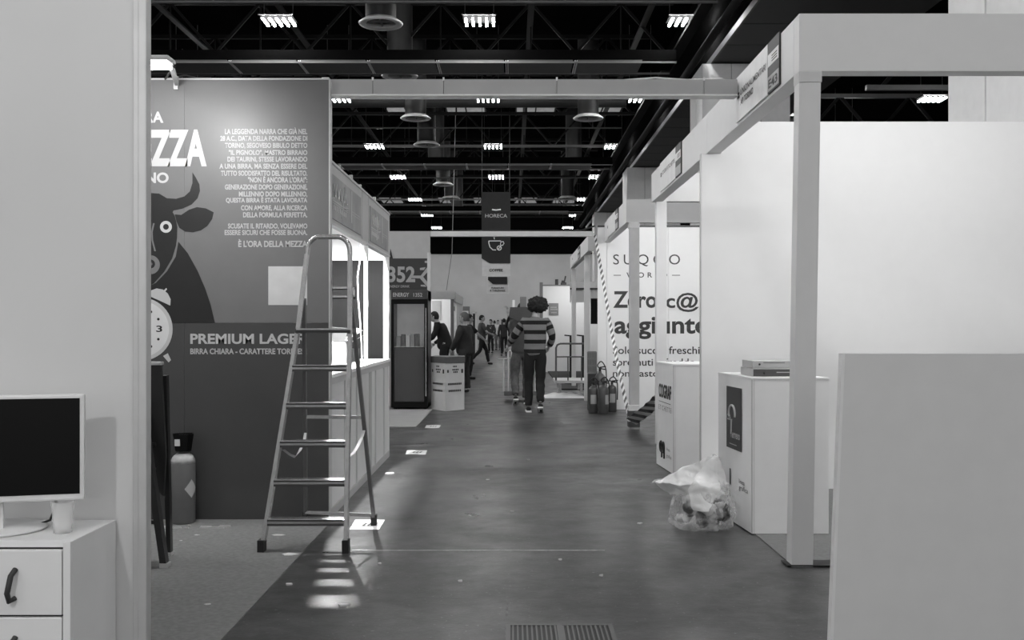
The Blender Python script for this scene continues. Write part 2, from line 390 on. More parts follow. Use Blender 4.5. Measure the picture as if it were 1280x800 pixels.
# stickers
def sticker(x0, x1, y0, y1, skew, lab):
    ya, yb = zf(y1), zf(y0)
    b = MB().prism([(X(x0, ya), ya), (X(x1, ya), ya), (X(x1+skew, yb), yb), (X(x0+skew, yb), yb)], 0, .002)
    t = thing('floor_sticker', lab, 'sticker', (X(x0, ya), ya, 0), 'white floor stickers')
    part('sheet', b, M('sticker_white', .72, .5), t)
    k = MB(); mx = (X(x0, ya)+X(x1, ya))/2+skew*.002; my = (ya+yb)/2; d = (X(x1, ya)-X(x0, ya))
    for q in range(3): k.prism([(mx-d*.25+q*d*.17, my-.04), (mx-d*.17+q*d*.17, my-.05), (mx-d*.1+q*d*.17, my+.04), (mx-d*.2+q*d*.17, my+.05)], .002, .003)
    part('print', k, ink, t)
sticker(437, 474, 650, 662, 7, 'white printed sheet taped on the floor under the ladder')
sticker(507, 532, 563, 568, 2, 'white printed sticker on the floor past the end of the sample bar')
sticker(531, 549, 531.5, 535, 2, 'small white sticker on the floor, farthest of the three')
# debris
deb = [(348, 670, .05), (362, 656, .04), (246, 670, .02), (226, 677, .015), (390, 655, .05), (486, 592, .06), (362, 694, .06), (361, 731, .03), (475, 705, .012), (260, 757, .02),
       (690, 552, .02), (640, 640, .02), (700, 700, .015), (575, 727, .02), (752, 720, .015), (430, 757, .03), (800, 655, .03), (610, 600, .02), (660, 575, .03)]
for i, (px, py, s) in enumerate(deb):
    y = zf(py); x = X(px, y); r = random.Random(i)
    pts = [(x+s*math.cos(a)*r.uniform(.5, 1), y+s*.8*math.sin(a)*r.uniform(.4, 1)) for a in [k*PI/3 for k in range(6)]]
    lb = 'pale paper scrap on the floor '+('left of the stepladder on the carpet' if px < 300 else 'between the feet of the stepladder' if px < 400 and py < 690 else 'in front of the stepladder' if px < 480 and py > 690 else 'beside the sample bar counter' if px < 500 else 'in the near middle of the aisle' if py > 650 else 'farther up the middle of the aisle')
    single('paper_scrap', MB().prism(pts, .0, .008), M('scrap_pale', .6, .7), lb, 'litter', (x, y, 0), 'litter: '+lb)
b = MB()
for i in range(26):
    r = random.Random(100+i); x = -2.75+r.random()*.85; y = 6.5+r.random()*.09+ (.1 if -2.4 < x < -2.1 else .2)*0
    b.box(x, x+r.uniform(.02, .09), y, y+.012, .006, .014)
o = single('tape_remains', b, M('tape_pale', .45, .6), 'torn pale tape remains along the foot of the beer wall', 'litter', (-2.3, 6.5, 0)); o['kind'] = 'stuff'
# grate
gy1 = zf(783); gx0, gx1 = X(638, gy1), X(760, gy1); gy0 = gy1-.34
t = thing('floor_grate', 'metal floor grate with lengthwise bars at the bottom of the picture', 'grate', (gx0, gy0, 0))
part('frame', MB().box(gx0-.02, gx1+.02, gy1, gy1+.02, 0, .006).box(gx0-.02, gx1+.02, gy0-.02, gy0, 0, .006).box(gx0-.02, gx0, gy0, gy1, 0, .006).box(gx1, gx1+.02, gy0, gy1, 0, .006).box((gx0+gx1)/2-.012, (gx0+gx1)/2+.012, gy0, gy1, 0, .006), M('grate_metal', .16, .5, .3), t)
part('pit', MB().box(gx0, gx1, gy0, gy1, 0, .0015), black, t)
gb = MB().box(0, .0075, 0, .34, .001, .005).mesh('bar'); gb.materials.append(M('grate_metal'))
nb = 20
for k in range(nb):
    xx = .008+k*(gx1-gx0-.02)/nb+(.014 if k >= nb//2 else 0)
    o = bpy.data.objects.new('bar', gb); C.objects.link(o); o.parent = t; o.location = (xx, 0, 0)

# =================================================================== NEAR LEFT: partition, dresser, monitor, cup
NY = 3.25; xr = X(184, NY)
t = thing('partition_wall', 'tall near pale partition panel with aluminium end post at left', 'partition', (xr, NY, 0))
part('panel', MB().box(-4.2, xr-.045, NY, NY+.03, 0, 3.4), M('near_panel', .62, .55, var=.03, scale=1.5), t)
part('post', MB().bbox(xr-.045, xr, NY-.008, NY+.038, 0, 3.4, .004).box(xr-.03, xr-.026, NY-.0095, NY-.008, 0, 3.4), alu_matt, t)
DY0, DY1, DH = 2.91, 3.245, .70; dx = X(88, DY0)
t = thing('dresser', 'white chest of drawers against the near left partition', 'dresser', (-1.7, 3.05, 0))
part('body', MB().bbox(-2.3, dx, DY0+.02, DY1, 0, DH, .003), white, t)
part('side_panel', MB().bbox(dx-.022, dx, DY0, DY0+.0195, 0, DH-.001, .002), white, t)
hd = M('leather_dark', .03, .6)
for k, (z0, z1) in enumerate(((.485, .675), (.285, .478), (.085, .278))):
    d = part('drawer', MB().bbox(-2.26, dx-.026, DY0+.001, DY0+.0195, z0, z1, .003), white, t)
    zc = (z0+z1)/2-.005; hx = X(16, DY0)
    for q in (0, -.62):
        part('handle', MB().tube([(hx+q+.008, DY0, zc+.045), (hx+q+.004, DY0-.02, zc+.03), (hx+q-.004, DY0-.026, zc-.02), (hx+q-.002, DY0-.018, zc-.045), (hx+q+.006, DY0, zc-.04)], .008, 8), hd, d, 'dark leather loop pull')
part('drawer_gap', MB().box(-2.28, dx-.024, DY0+.0197, DY0+.0205, .05, DH-.02), black, t)
# monitor
my = 3.06
t = thing('monitor', 'white computer monitor with a black screen on the dresser', 'monitor', (-1.52, my+.03, DH))
frame_m = M('monitor_frame', .72, .4)
mx0, mx1, mz0, mz1 = -1.86, -1.315, .797, 1.122
def yaw(mb): return mb.rot(math.radians(14), 'Z', (mx1, my, 0))
part('casing', yaw(MB().bbox(mx0, mx1, my, my+.03, mz0, mz1, .006)), frame_m, t)
part('screen', yaw(MB().box(mx0+.012, mx1-.013, my-.0015, my, mz0+.02, mz1-.012)), blackg, t)
part('stand_neck', yaw(MB().bbox(mx0+.23, mx0+.31, my+.03, my+.045, DH+.012, .95, .004)), frame_m, t)
part('stand_foot', MB().lathe([(.0, .0005), (.125, .0005), (.135, .006), (.125, .012), (.0, .015)], (-1.58, 3.08, DH), 32), frame_m, t)
part('cable', MB().tube([(-1.43, 3.12, .80), (-1.435, 3.13, .765), (-1.455, 3.135, .72), (-1.5, 3.14, .703), (-1.6, 3.15, .703)], .004, 8), black, t)
cupg = M('clear_plastic', .95, .06, var=0, alpha=.3)
cx, cy = X(78.5, 3.04), 3.04
t = thing('plastic_cup', 'clear plastic cup half full of water on the dresser corner', 'cup', (cx, cy, DH))
part('wall', MB().lathe([(.027, .001), (.0285, .03), (.034, .095), (.0355, .096), (.0345, .094), (.0275, .03), (.026, .003)], (cx, cy, DH), 28), cupg, t)
part('water', MB().lathe([(.025, .003), (.0275, .045), (.0001, .045)], (cx, cy, DH), 24), M('water', .9, .03, var=0, alpha=.35), t)

# =================================================================== BEER WALL
WY = 6.835; PX = FP/WY
def wx(px): return (px-HX)/PX
def wz(py): return HC+(HY-py)/PX
bwall = thing('graphic_wall', 'tall dark grey wall printed with a bull and beer slogans', 'display wall', (-3, WY, 0))
WT = wz(100)
part('core', MB().box(-6.5, wx(411), WY+.004, WY+.08, 0, WT), mid, bwall)
for k in range(5):
    x1 = wx(411)-.002-k*.99; part('panel', MB().box(x1-.988, x1, WY, WY+.0038, wz(403.5), WT), poster, bwall)
    part('panel', MB().box(x1-.988, x1, WY, WY+.0038, 0, wz(404)), poster_low, bwall)
part('edge_profile', MB().box(-6.5, wx(411)+.006, WY-.006, WY+.085, WT, WT+.012).box(wx(411), wx(411)+.008, WY-.003, WY+.083, 0, WT), alu_matt, bwall)
def wpoly(pts, d, m, name='print', ox=0, oy=0, s=1):
    return part(name, MB().poly([(wx(ox+a/s), WY-d, wz(oy+b/s)) for a, b in pts]), m, bwall)
k3 = 3.077
bullg = M('bull_black', .022, .45, spec=.3)
# head with horn
head = [(-60, 560), (60, 566), (90, 558), (120, 560), (150, 578), (185, 580), (217, 571), (238, 552), (248, 520), (248, 478), (262, 500), (275, 525), (277, 550), (268, 578), (245, 602), (210, 618), (175, 625),
        (172, 632), (180, 645), (186, 668), (190, 690), (189, 730), (185, 760), (170, 810), (140, 860), (100, 905), (68, 925), (-60, 940)]
wpoly(head, .0015, bullg, 'bull_head', 160, 60, k3)
ear = [(180, 640), (205, 642), (235, 622), (265, 612), (300, 617), (330, 632), (324, 658), (305, 685), (280, 702), (250, 709), (220, 706), (198, 692), (187, 668)]
wpoly(ear, .0016, bullg, 'bull_ear', 160, 60, k3)
jaw = [(188, 24), (191, 60), (178, 120), (143, 182), (102, 222), (70, 243), (-60, 262)]; jin = [(183, 18), (183, 58), (170, 116), (136, 174), (97, 212), (68, 232), (-60, 250)]
body = [(194, 68), (230, 112), (268, 180), (298, 250), (318, 310), (335, 380), (-160, 380), (-160, 300), (60, 250), (108, 226), (150, 182), (184, 125)]
wpoly(body, .0015, bullg, 'bull_body', 160, 280, k3)
wpoly([(150, 578), (150, 600), (172, 632), (176, 624)], .0014, bullg, 'bull_body', 160, 60, k3)
def disc(cx_, cy_, r, d, m, name, n=28, r2=None):
    pts = [(wx(cx_+r*math.cos(2*PI*k/n)), WY-d, wz(cy_+r*math.sin(2*PI*k/n))) for k in range(n)]
    if r2 is None: return part(name, MB().poly(pts), m, bwall)
    b = MB(); q = [(wx(cx_+r2*math.cos(2*PI*k/n)), WY-d, wz(cy_+r2*math.sin(2*PI*k/n))) for k in range(n)]
    for k in range(n): b.quad(pts[k], pts[(k+1) % n], q[(k+1) % n], q[k])
    return part(name, b, m, bwall)
disc(207.6, 283.6, 7.4, .0025, pale, 'bull_eye', r2=3.6)
disc(188, 331, 12, .0025, inkg, 'bull_nostril'); disc(188.5, 330, 5.5, .003, bullg, 'bull_nostril', r2=2.2)
ln = [(192.5, 279), (190, 290), (190.5, 300), (194, 314)]
part('face_line', MB().poly([(wx(a-1), WY-.0025, wz(b)) for a, b in ln]+[(wx(a+1), WY-.0025, wz(b)) for a, b in ln[::-1]]), inkg, bwall)
# alarm clock
ccx, ccy = 176.5, 411.5
disc(ccx, ccy, 39.5, .003, M('clock_rim', .5, .45), 'clock', 48); disc(ccx, ccy, 35, .0035, M('clock_face', .66, .45), 'clock_face', 48)
for k in range(12):
    if k in (0,): continue
    a = 2*PI*k/12; disc(ccx+25*math.cos(a), ccy+25*math.sin(a), 1.7, .004, ink, 'clock_dot', 10)
bell = [(184, 369), (189, 363), (196, 360.5), (204, 362), (210, 367), (213.5, 374), (213, 382), (198, 375)]
wpoly(bell, .003, pale, 'clock_bell'); wpoly([(204, 364), (208, 360), (209, 361.5), (206, 366)], .0035, pale, 'clock_bell')
wpoly([(204, 445), (210, 441.5), (214, 450), (211, 453)], .0035, pale, 'clock_leg')
txt(bwall, '3', (wx(195.5), WY-.004, wz(415)), (1, 0, 0), wx(203)-wx(195.5), wz(407)-wz(415), ink, .02)
def wt(s, x0, x1, y0, y1, m=pale, b=.02): txt(bwall, s, (wx(x0), WY-.003, wz(y1)), (1, 0, 0), wx(x1)-wx(x0), wz(y0)-wz(y1), m, b)
wt('BIRRA', 156, 204.5, 139.6, 153.6, pale, .035); wt('MEZZA', 147, 258.5, 162, 208, pale, .04); wt('TORINO', 139, 211, 215.6, 229, pale, .035)
lines = [('LA LEGGENDA NARRA CHE GIÀ NEL', 373, 322), ('28 A.C., DATA DELLA FONDAZIONE DI', 355, 348), ('TORINO, SEGOVESO BIBULO DETTO', 373, 375), ('"IL PIGNOLO", MASTRO BIRRAIO', 388, 402),
         ('DEI TAURINI, STESSE LAVORANDO', 383, 428), ('A UNA BIRRA, MA SENZA ESSERE DEL', 352, 455), ('TUTTO SODDISFATTO DEL RISULTATO.', 358, 482), ('"NON È ANCORA L\'ORA!":', 462, 508),
         ('GENERAZIONE DOPO GENERAZIONE,', 373, 535), ('MILLENNIO DOPO MILLENNIO,', 427, 562), ('QUESTA BIRRA È STATA LAVORATA', 377, 588), ('CON AMORE, ALLA RICERCA', 435, 615), ('DELLA FORMULA PERFETTA.', 443, 642),
         ('SCUSATE IL RITARDO, VOLEVAMO', 385, 685), ('ESSERE SICURI CHE FOSSE BUONA.', 372, 710)]
for s, x0, yc in lines:
    hh = 3.1+(.6 if ',' in s else 0); top = yc-10-(6 if ('À' in s or 'È' in s) else 0); bot = yc+10+(3 if ',' in s else 0)
    wt(s, 160+x0/k3, 384.3, 60+top/k3, 60+bot/k3, ptext, .03)
wt("È L'ORA DELLA MEZZA.", 298, 385.5, 299, 309, ptext, .035)
part('blank_code_square', MB().box(wx(335.5), wx(384), WY-.003, WY-.001, wz(381.4), wz(333)), M('print_white', .58, .45), bwall)
wt('PREMIUM LAGER', 238, 384, 417, 430, pale, .03); wt('BIRRA CHIARA - CARATTERE TORINESE', 238, 384, 435.5, 442.8, ptext, .03)

def spot(name, loc, target, power, size, blend, rad, parent):
    l = bpy.data.lights.new(name, 'SPOT'); l.energy = power*20; l.spot_size = math.radians(size); l.spot_blend = blend; l.shadow_soft_size = rad
    o = bpy.data.objects.new(name, l); C.objects.link(o); o.parent = parent
    o.location = Vector(loc)-wloc(parent); d = Vector(target)-Vector(loc); o.rotation_euler = d.to_track_quat('-Z', 'Y').to_euler(); return o
# lamp over the beer wall
t = thing('arm_spotlight', 'glowing arm floodlight clamped to the top of the beer wall', 'lamp', (wx(222), WY, WT))
lx, ly, lz = X(194, 5.85), 5.85, H(79, 5.85)
part('head', MB().bbox(lx-.11, lx+.10, ly-.07, ly+.07, lz+.0, lz+.032, .01), alu_matt, t)
part('lens', MB().box(lx-.1, lx+.075, ly-.065, ly+.065, lz-.022, lz-.001), lamp_on, t)
part('arm', MB().bar((lx+.09, ly, lz), (wx(222), WY-.02, WT-.03), .025, .03), alu_matt, t)
part('clamp', MB().bbox(wx(218.5), wx(224), WY-.03, WY-.007, WT-.07, WT+.02, .003), alu_matt, t)
part('cable', MB().tube([(lx+.1, ly+.05, lz), (wx(205), WY+.02, WT+.01), (wx(230), WY+.03, WT+.04), (wx(245), WY+.03, WT+.02), (wx(262), WY+.03, WT+.02)], .007, 6), black, t)
spot('lamp_light', (lx, ly, lz-.03), (wx(190), WY+.1, 1.9), POSTER_SPOT, 150, .8, .08, t)

# gas cylinder
gx, gyy = X(228, 6.7), 6.715
t = thing('gas_cylinder', 'grey gas cylinder with white diamond label before the beer wall', 'gas cylinder', (gx, gyy, .006))
part('bottle', MB().lathe([(.07, 0), (.08, .01), (.081, .40), (.078, .425), (.065, .45), (.04, .468), (.03, .475), (.03, .49)], (gx, gyy, .006), 28), M('cylinder_paint', .16, .4), t)
part('shoulder', MB().lathe([(.0812, .405), (.0785, .426), (.0655, .451), (.0405, .469)], (gx, gyy, .006), 28), M('shoulder_paint', .42, .4, var=.2, scale=25), t)
part('valve_guard', MB().lathe([(.055, .485), (.06, .52), (.072, .6), (.068, .6), (.055, .52), (.05, .485)], (gx, gyy, .006), 8, False), blackg, t)
part('valve', MB().tube([(gx, gyy, .48), (gx, gyy, .58)], .016, 10).bar((gx-.04, gyy, .56), (gx+.04, gyy, .56), .02), steel, t)
part('guard_label', MB().box(gx-.035, gx+.0, gyy-.068, gyy-.063, .53, .575), M('label_pale', .6, .5), t)
b = MB(); pts = []
for a, z in ((0, .245), (.62, .305), (1.2, .245), (.62, .18)):
    pts.append((a, z))
def cylp(a, z): a = -PI/2+.42+a; return (gx+.083*math.cos(a), gyy+.083*math.sin(a), z)
for k in range(6):
    a0, a1 = k*.2, (k+1)*.2
    def hw(a): return .0625*(1-abs(a-.6)/.6)
    b.quad(cylp(a0, .243-hw(a0)), cylp(a1, .243-hw(a1)), cylp(a1, .243+hw(a1)), cylp(a0, .243+hw(a0)))
part('diamond_label', b, pale, t)

# folded black stand leaning in front
t = thing('folding_stool', 'tall black folded bar stool beside the near partition', 'stool', (-2.1, 5.6, 0))
zt = 1.13; yy = 5.65
part('seat', MB().bbox(X(160, yy), X(203, yy), yy-.03, yy+.03, zt-.02, zt, .005), alu_matt, t)
def ln2(a, b, w, y0, y1): return MB().bar((X(a[0], y0), y0, H(a[1], y0)), (X(b[0], y1), y1, H(b[1], y1)), w, w*.7)
part('side_board', MB().front([(X(184, yy), H(454, yy)), (X(202, yy), H(454, yy)), (X(208, yy), H(570, yy)), (X(205, yy), H(620, yy)), (X(186, yy), H(600, yy))], yy-.012, yy+.012), M('stool_black', .02, .3), t)
yf = zf(710); yb = zf(695)
part('leg', MB().bar((X(176, yy), yy-.04, zt-.1), (X(206, yf), yf, .012), .035, .05), M('stool_black'), t)
part('leg', MB().bar((X(203, yy), yy+.05, zt-.08), (X(212, yb), yb, .012), .026, .04), M('stool_black'), t)
part('leg', MB().bar((X(150, yy), yy-.04, zt-.1), (X(168, yf), yf, .012), .035, .05), M('stool_black'), t)
for z in (.22, .36, .46, .52, .66): part('rung', MB().tube([(X(150, yy), yy-.03, z), (X(196, yy), yy-.01, z)], .012, 8), M('stool_black'), t)
part('foot_cap', MB().box(X(206, yf)-.02, X(206, yf)+.025, yf-.03, yf+.03, .006, .03), alu_matt, t)
part('foot_cap', MB().box(X(212, yb)-.018, X(212, yb)+.018, yb-.025, yb+.025, .006, .025), alu_matt, t)

t = thing('arm_spotlight', 'booth floodlight out of frame behind the camera, lighting the near partition', 'lamp', (-1.7, .1, 2.7))
part('head', MB().bbox(-1.8, -1.6, .03, .17, 2.7, 2.73, .008), alu_matt, t); part('lens', MB().box(-1.79, -1.61, .04, .16, 2.685, 2.699), lamp_on, t)
part('post', MB().bbox(-1.96, -1.9, .07, .13, 0, 2.8, .004), alu_matt, t); part('arm', MB().bar((-1.93, .1, 2.76), (-1.7, .1, 2.735), .02), alu_matt, t)
spot('lamp_light', (-1.7, .1, 2.67), (-1.75, 3.2, 1.5), NEAR_SPOT, 75, .8, .08, t)

# =================================================================== STEPLADDER
t = thing('stepladder', 'open aluminium stepladder with a guard hoop standing before the beer wall', 'ladder', (-1.2, 6.2, 0))
lad = M('ladder_alu', .6, .24, .75, var=.1, scale=20); ladd = M('ladder_groove', .06, .5)
def yl(h): return 5.86+.2*h
def xl(h): return -1.473+(h/1.31)*.157 if h < 1.31 else -1.316+(h-1.31)/.6*.045
def xr_(h): return -.977-(h/1.31)*.02 if h < 1.31 else -.997-(h-1.31)/.6*.02
for f, nm in ((xl, 'front_rail'), (xr_, 'front_rail')):
    part(nm, MB().bar((f(.05), yl(.05), .05), (f(1.31), yl(1.31), 1.31), .022, .06, up=(0, 1, 0)).bar((f(1.31), yl(1.31), 1.31), (f(1.78), yl(1.78), 1.78), .026, .03, up=(0, 1, 0)), lad, t)
    part('foot', MB().box(f(0)-.019, f(0)+.019, yl(0)-.035, yl(0)+.035, .007 if f(0) < -1.23 else 0, .075), rubber, t, 'dark rubber foot')
hp = []
for a in range(7): q = a/6*PI/2; hp.append((xl(1.8)+.075-.075*math.cos(q), yl(1.8), 1.8+.09*math.sin(q)))
for a in range(7): q = a/6*PI/2; hp.append((xr_(1.8)-.075+.075*math.sin(q), yl(1.8), 1.8+.09*math.cos(q)))
part('guard_hoop', MB().tube([(xl(1.6), yl(1.6), 1.6)]+hp+[(xr_(1.6), yl(1.6), 1.6)], .016, 12), lad, t)
for k in range(5):
    h = .19+.225*k; y = yl(h)
    tr = part('tread', MB().bbox(xl(h)+.008, xr_(h)-.008, y-.045, y+.04, h-.022, h+.006, .003), lad, t)
    part('groove', MB().box(xl(h)+.01, xr_(h)-.01, y-.047, y-.0445, h-.0075, h+.003).box(xl(h)+.01, xr_(h)-.01, y-.0448, y-.042, h-.034, h-.022), ladd, tr)
h = 1.31
part('platform', MB().bbox(xl(h)-.01, xr_(h)+.01, yl(h)-.05, yl(h)+.2, h-.02, h+.008, .006), ladd, t, 'dark plastic top platform')
part('platform_edge', MB().box(xl(h), xr_(h)+.02, yl(h)-.056, yl(h)-.05, h-.002, h+.008), lad, t)
bl = [((-1.30, 6.22, 1.5), (-1.405, 6.78, 0)), ((-1.01, 6.22, 1.55), (-.924, 6.66, 0))]
for a, b_ in bl:
    part('rear_rail', MB().bar(a, (b_[0], b_[1], .03), .022, .04, up=(0, 1, 0)), M('ladder_dull', .16, .5, .5), t)
    part('foot', MB().box(b_[0]-.018, b_[0]+.018, b_[1]-.028, b_[1]+.028, .007 if b_[0] < -1.23 else 0, .07), rubber, t, 'dark rubber foot')
def bp2(i, h): a, b_ = bl[i]; q = 1-h/a[2]; return Vector((a[0]+(b_[0]-a[0])*q, a[1]+(b_[1]-a[1])*q, h))
part('rear_brace', MB().bar(bp2(0, .07), bp2(1, .07), .02, .022), lad, t)
part('rear_brace', MB().bar(bp2(0, .74), bp2(1, .74), .02, .022), lad, t)
def ribbon(pts, w, up=(0, 0, 1)):
    b = MB(); v = []; P_ = [Vector(p) for p in pts]
    for i, p in enumerate(P_):
        d = (P_[min(i+1, len(P_)-1)]-P_[max(0, i-1)]).normalized(); s_ = d.cross(Vector((0, 1, 0))).normalized()
        if s_.length < .1: s_ = Vector((1, 0, 0))
        v += [p-s_*w/2, p+s_*w/2]
    b.add(v, [(2*i, 2*i+1, 2*i+3, 2*i+2) for i in range(len(P_)-1)]); return b
strap = M('strap_pale', .5, .7)
part('strap', ribbon([P(354, 562, 5.98), P(362, 568, 6.1), P(369, 571, 6.2), P(375, 563, 6.35), P(380, 552, 6.45), P(382, 541, 6.5)], .018), strap, t)
part('strap', ribbon([P(435, 571, 5.98), P(442, 566, 6.1), P(448, 556, 6.25), P(453, 545, 6.35), P(455, 538, 6.42)], .018), strap, t)

# =================================================================== LEFT SAMPLE BAR (lit booth)
LXF = -1.258; Z0, Z1 = 6.93, 10.23
bt, bb = 2.473, 2.055
def zl(px): return LXF*FP/(px-HX)
t = thing('booth_header', 'light grey fascia with two printed name boards over the sample bar', 'fascia', (LXF, Z0, bb))
fm = M('fascia_pale', .45, .5, var=.02)
segs = [(Z0, zl(452.5)), (zl(453), zl(460.5)), (zl(461), Z1)]
for a, b_ in segs: part('panel', MB().bbox(LXF-.04, LXF, a, b_-.004, bb, bt, .003), fm, t)
part('rail', MB().box(LXF-.045, LXF+.006, Z0, Z1, bb-.012, bb+.004).box(LXF-.045, LXF+.006, Z0, Z1, bt-.004, bt+.014), alu_matt, t)
sgm = M('sign_print', .22, .4, var=.25, scale=5, spec=.4)
for q, (a, b_) in enumerate(((zl(412.5), zl(450.5)), (zl(462), zl(484.5)))):
    s_ = part('name_board', MB().box(LXF, LXF+.006, a, b_, bb+.03, bb+.34), sgm, t)
    L_ = b_-a; z0 = bb+.05
    k = MB()
    for j in range(5):
        ya = a+L_*(.05+.09*j); k.tube([(LXF+.008, ya, z0+.13), (LXF+.008, ya+L_*.025, z0+.22+.02*(j % 2)), (LXF+.008, ya+L_*.05, z0+.14), (LXF+.008, ya+L_*.08, z0+.15)], .005, 5)
    k.tube([(LXF+.008, a+L_*.32, z0+.02), (LXF+.008, a+L_*.4, z0+.26), (LXF+.008, a+L_*.36, z0+.1), (LXF+.008, a+L_*.5, z0+.12)], .006, 5)
    k.box(LXF+.006, LXF+.008, a+L_*.05, a+L_*.5, z0+.105, z0+.112).box(LXF+.006, LXF+.008, a+L_*.05, a+L_*.5, z0+.09, z0+.094)
    for j in range(9): k.box(LXF+.006, LXF+.008, a+L_*(.07+.045*j), a+L_*(.095+.045*j), z0+.045, z0+.08)
    part('logo', k, pale, s_)
    k = MB().box(LXF+.006, LXF+.0075, a+L_*.62, a+L_*.66, z0+.03, z0+.28).box(LXF+.006, LXF+.0075, a+L_*.66, a+L_*.95, z0+.12, z0+.125).box(LXF+.006, LXF+.0075, a+L_*.66, a+L_*.95, z0+.1, z0+.104)
    part('printed_picture', k, M('print_soft', .42, .5), s_)
t = thing('booth_post', 'white aluminium post carrying the fascia, beside the hanging cable', 'post', (LXF, zl(457), 0))
pw = M('post_white', .8, .4)
part('post', MB().bbox(LXF-.036, LXF-.004, zl(461)-.05, zl(461), 1.0, bb-.014, .004), pw, t)
part('lock', MB().box(LXF-.004, LXF+.0, zl(461)-.035, zl(461)-.015, 1.5, 1.56), alu, t)
single('booth_post', MB().bbox(LXF-.05, LXF-.002, Z1-.05, Z1, 0, bb-.014, .004), pw, 'white corner post at the far end of the sample bar', 'post', (LXF, Z1, 0))
# counter
t = thing('bar_counter', 'white panelled counter of the sample bar behind the ladder', 'counter', (LXF, 8.5, 0))
part('worktop', MB().bbox(-1.80, LXF+.015, Z0, Z1-.08, .972, 1.0, .003), white2, t)
part('core', MB().box(-1.75, LXF-.02, Z0+.01, Z1-.09, .06, .97), mid, t)
part('upper_rail', MB().box(LXF-.02, LXF+.004, Z0, Z1-.06, .925, .971), alu_matt, t)
part('plinth', MB().box(LXF-.02, LXF+.004, Z0, Z1-.06, 0, .06), alu_matt, t)
pxs = [411.5, 431.5, 435, 446, 462, 464, 469.5, 480, 486]
zs = [Z0]+[zl(p) for p in pxs[1:]]
for a, b_ in zip(zs[:-1], zs[1:]):
    part('panel', MB().bbox(LXF-.02, LXF-.004, a+.02, b_-.02, .062, .923, .002), M('counter_panel', .66, .45, var=.05, scale=3), t)
for z in zs[1:-1]: part('profile', MB().box(LXF-.02, LXF+.004, z-.018, z-.004, .06, .925).box(LXF-.02, LXF+.004, z+.004, z+.018, .06, .925), alu_matt, t)
# far side wall of that booth
t = thing('booth_wall', 'side wall of the sample bar, white above and dark print below', 'partition', (-3, 10.26, 0))
part('panel', MB().box(-4.2, LXF-.062, 10.262, 10.30, 0, 2.47), white2, t)
part('dark_print', MB().box(-4.2, LXF-.07, 10.255, 10.26, .3, 2.01), M('dark_print', .006, .6, spec=.2), t)
single('booth_wall', MB().box(-4.24, -4.2, 6.93, 10.3, 0, 2.47), white2, 'white back wall inside the sample bar', 'partition', (-4.2, 8.5, 0))
t = thing('wall_bracket', 'black rectangular wall bracket on the dark print of the sample bar', 'bracket', (-1.75, 10.24, 1.66))
a, b_, c_, d_ = X(405, 10.24), X(444, 10.24), H(372, 10.24), H(358.5, 10.24)
part('frame', MB().box(a, b_, 10.225, 10.254, d_-.02, d_).box(a, b_, 10.225, 10.254, c_, c_+.02).box(b_-.02, b_, 10.225, 10.254, c_, d_).box(a, a+.02, 10.225, 10.254, c_, d_), black, t)
part('screw', MB().ball((b_-.01, 10.222, d_-.01), .006, 8, 6).ball((b_-.01, 10.222, c_+.01), .006, 8, 6), steel, t)
t = thing('carton_box', 'open white carton with splayed flaps on the sample bar counter', 'box', (-1.6, 9.0, 1.0))
wc = M('carton_white', .8, .6)
part('body', MB().box(X(405, 8.9), X(432, 8.9), 8.9, 9.25, 1.001, 1.2), wc, t)
part('label_band', MB().box(X(406, 8.9), X(431, 8.9), 8.897, 8.9, 1.03, 1.07), mid, t)
part('flap', MB().quad((X(432, 8.9), 8.9, 1.2), (X(453, 8.9), 8.95, H(413, 8.9)), (X(441, 9.2), 9.2, H(408, 9.2)), (X(430, 9.2), 9.24, 1.2)), wc, t)
part('flap', MB().quad((X(405, 8.9), 8.9, 1.2), (X(432, 8.9), 8.9, 1.2), (X(436, 8.85), 8.8, H(410, 8.85)), (X(408, 8.85), 8.8, H(408, 8.85))), wc, t)
part('flap', MB().quad((X(432, 8.9), 8.92, 1.17), (X(455, 8.9), 8.97, H(418, 8.9)), (X(448, 9.1), 9.1, H(423, 9.1)), (X(432, 9.1), 9.15, 1.15)), wc, t)
single('leaflet_stack', MB().box(X(437.5, 9.3), X(446, 9.3), 9.3, 9.45, 1.0005, 1.12), mid, 'small grey stack of leaflets right of the open carton', 'leaflets', (X(441, 9.1), 9.15, 1.0))
single('power_cable', MB().tube([P(451.0, 306, 8.85), P(450.0, 325, 8.85), P(447.0, 345, 8.85), P(447.5, 370, 8.85), P(450.0, 400, 8.85), P(452.0, 430, 8.85), P(452.5, 452, 8.85)], .0065, 8), white2, 'white cable hanging beside the middle posts of the sample bar', 'cable', (X(454, 8.85), 8.85, 1.0))
# its lamp: sits just behind the fascia top
t = thing('arm_spotlight', 'small floodlight on the fascia top above the sample bar', 'lamp', (-1.40, 7.95, 2.49))
part('head', MB().bbox(-1.47, -1.34, 7.88, 8.02, 2.50, 2.53, .008), alu_matt, t)
part('lens', MB().box(-1.46, -1.35, 7.89, 8.01, 2.49, 2.499), lamp_on, t)
part('arm', MB().bar((-1.40, 7.95, 2.53), (LXF-.02, 7.95, 2.50), .02, .02), alu_matt, t)
spot('lamp_light', (-1.40, 7.95, 2.475), (-1.55, 7.9, 0), BOOTH_SPOT, 172, .25, .03, t)
for i, px in enumerate((426, 441, 452, 470)):
    z = zl(px); single('clip', MB().box(LXF-.03, LXF-.005, z, z+.03, bt+.014, bt+.045+.01*(i % 2)), alu_matt, ['nearest', 'second', 'third', 'farthest'][i]+' small clip on the fascia top of the sample bar', 'clip', (LXF, z, bt+.014), 'clips on the fascia top')

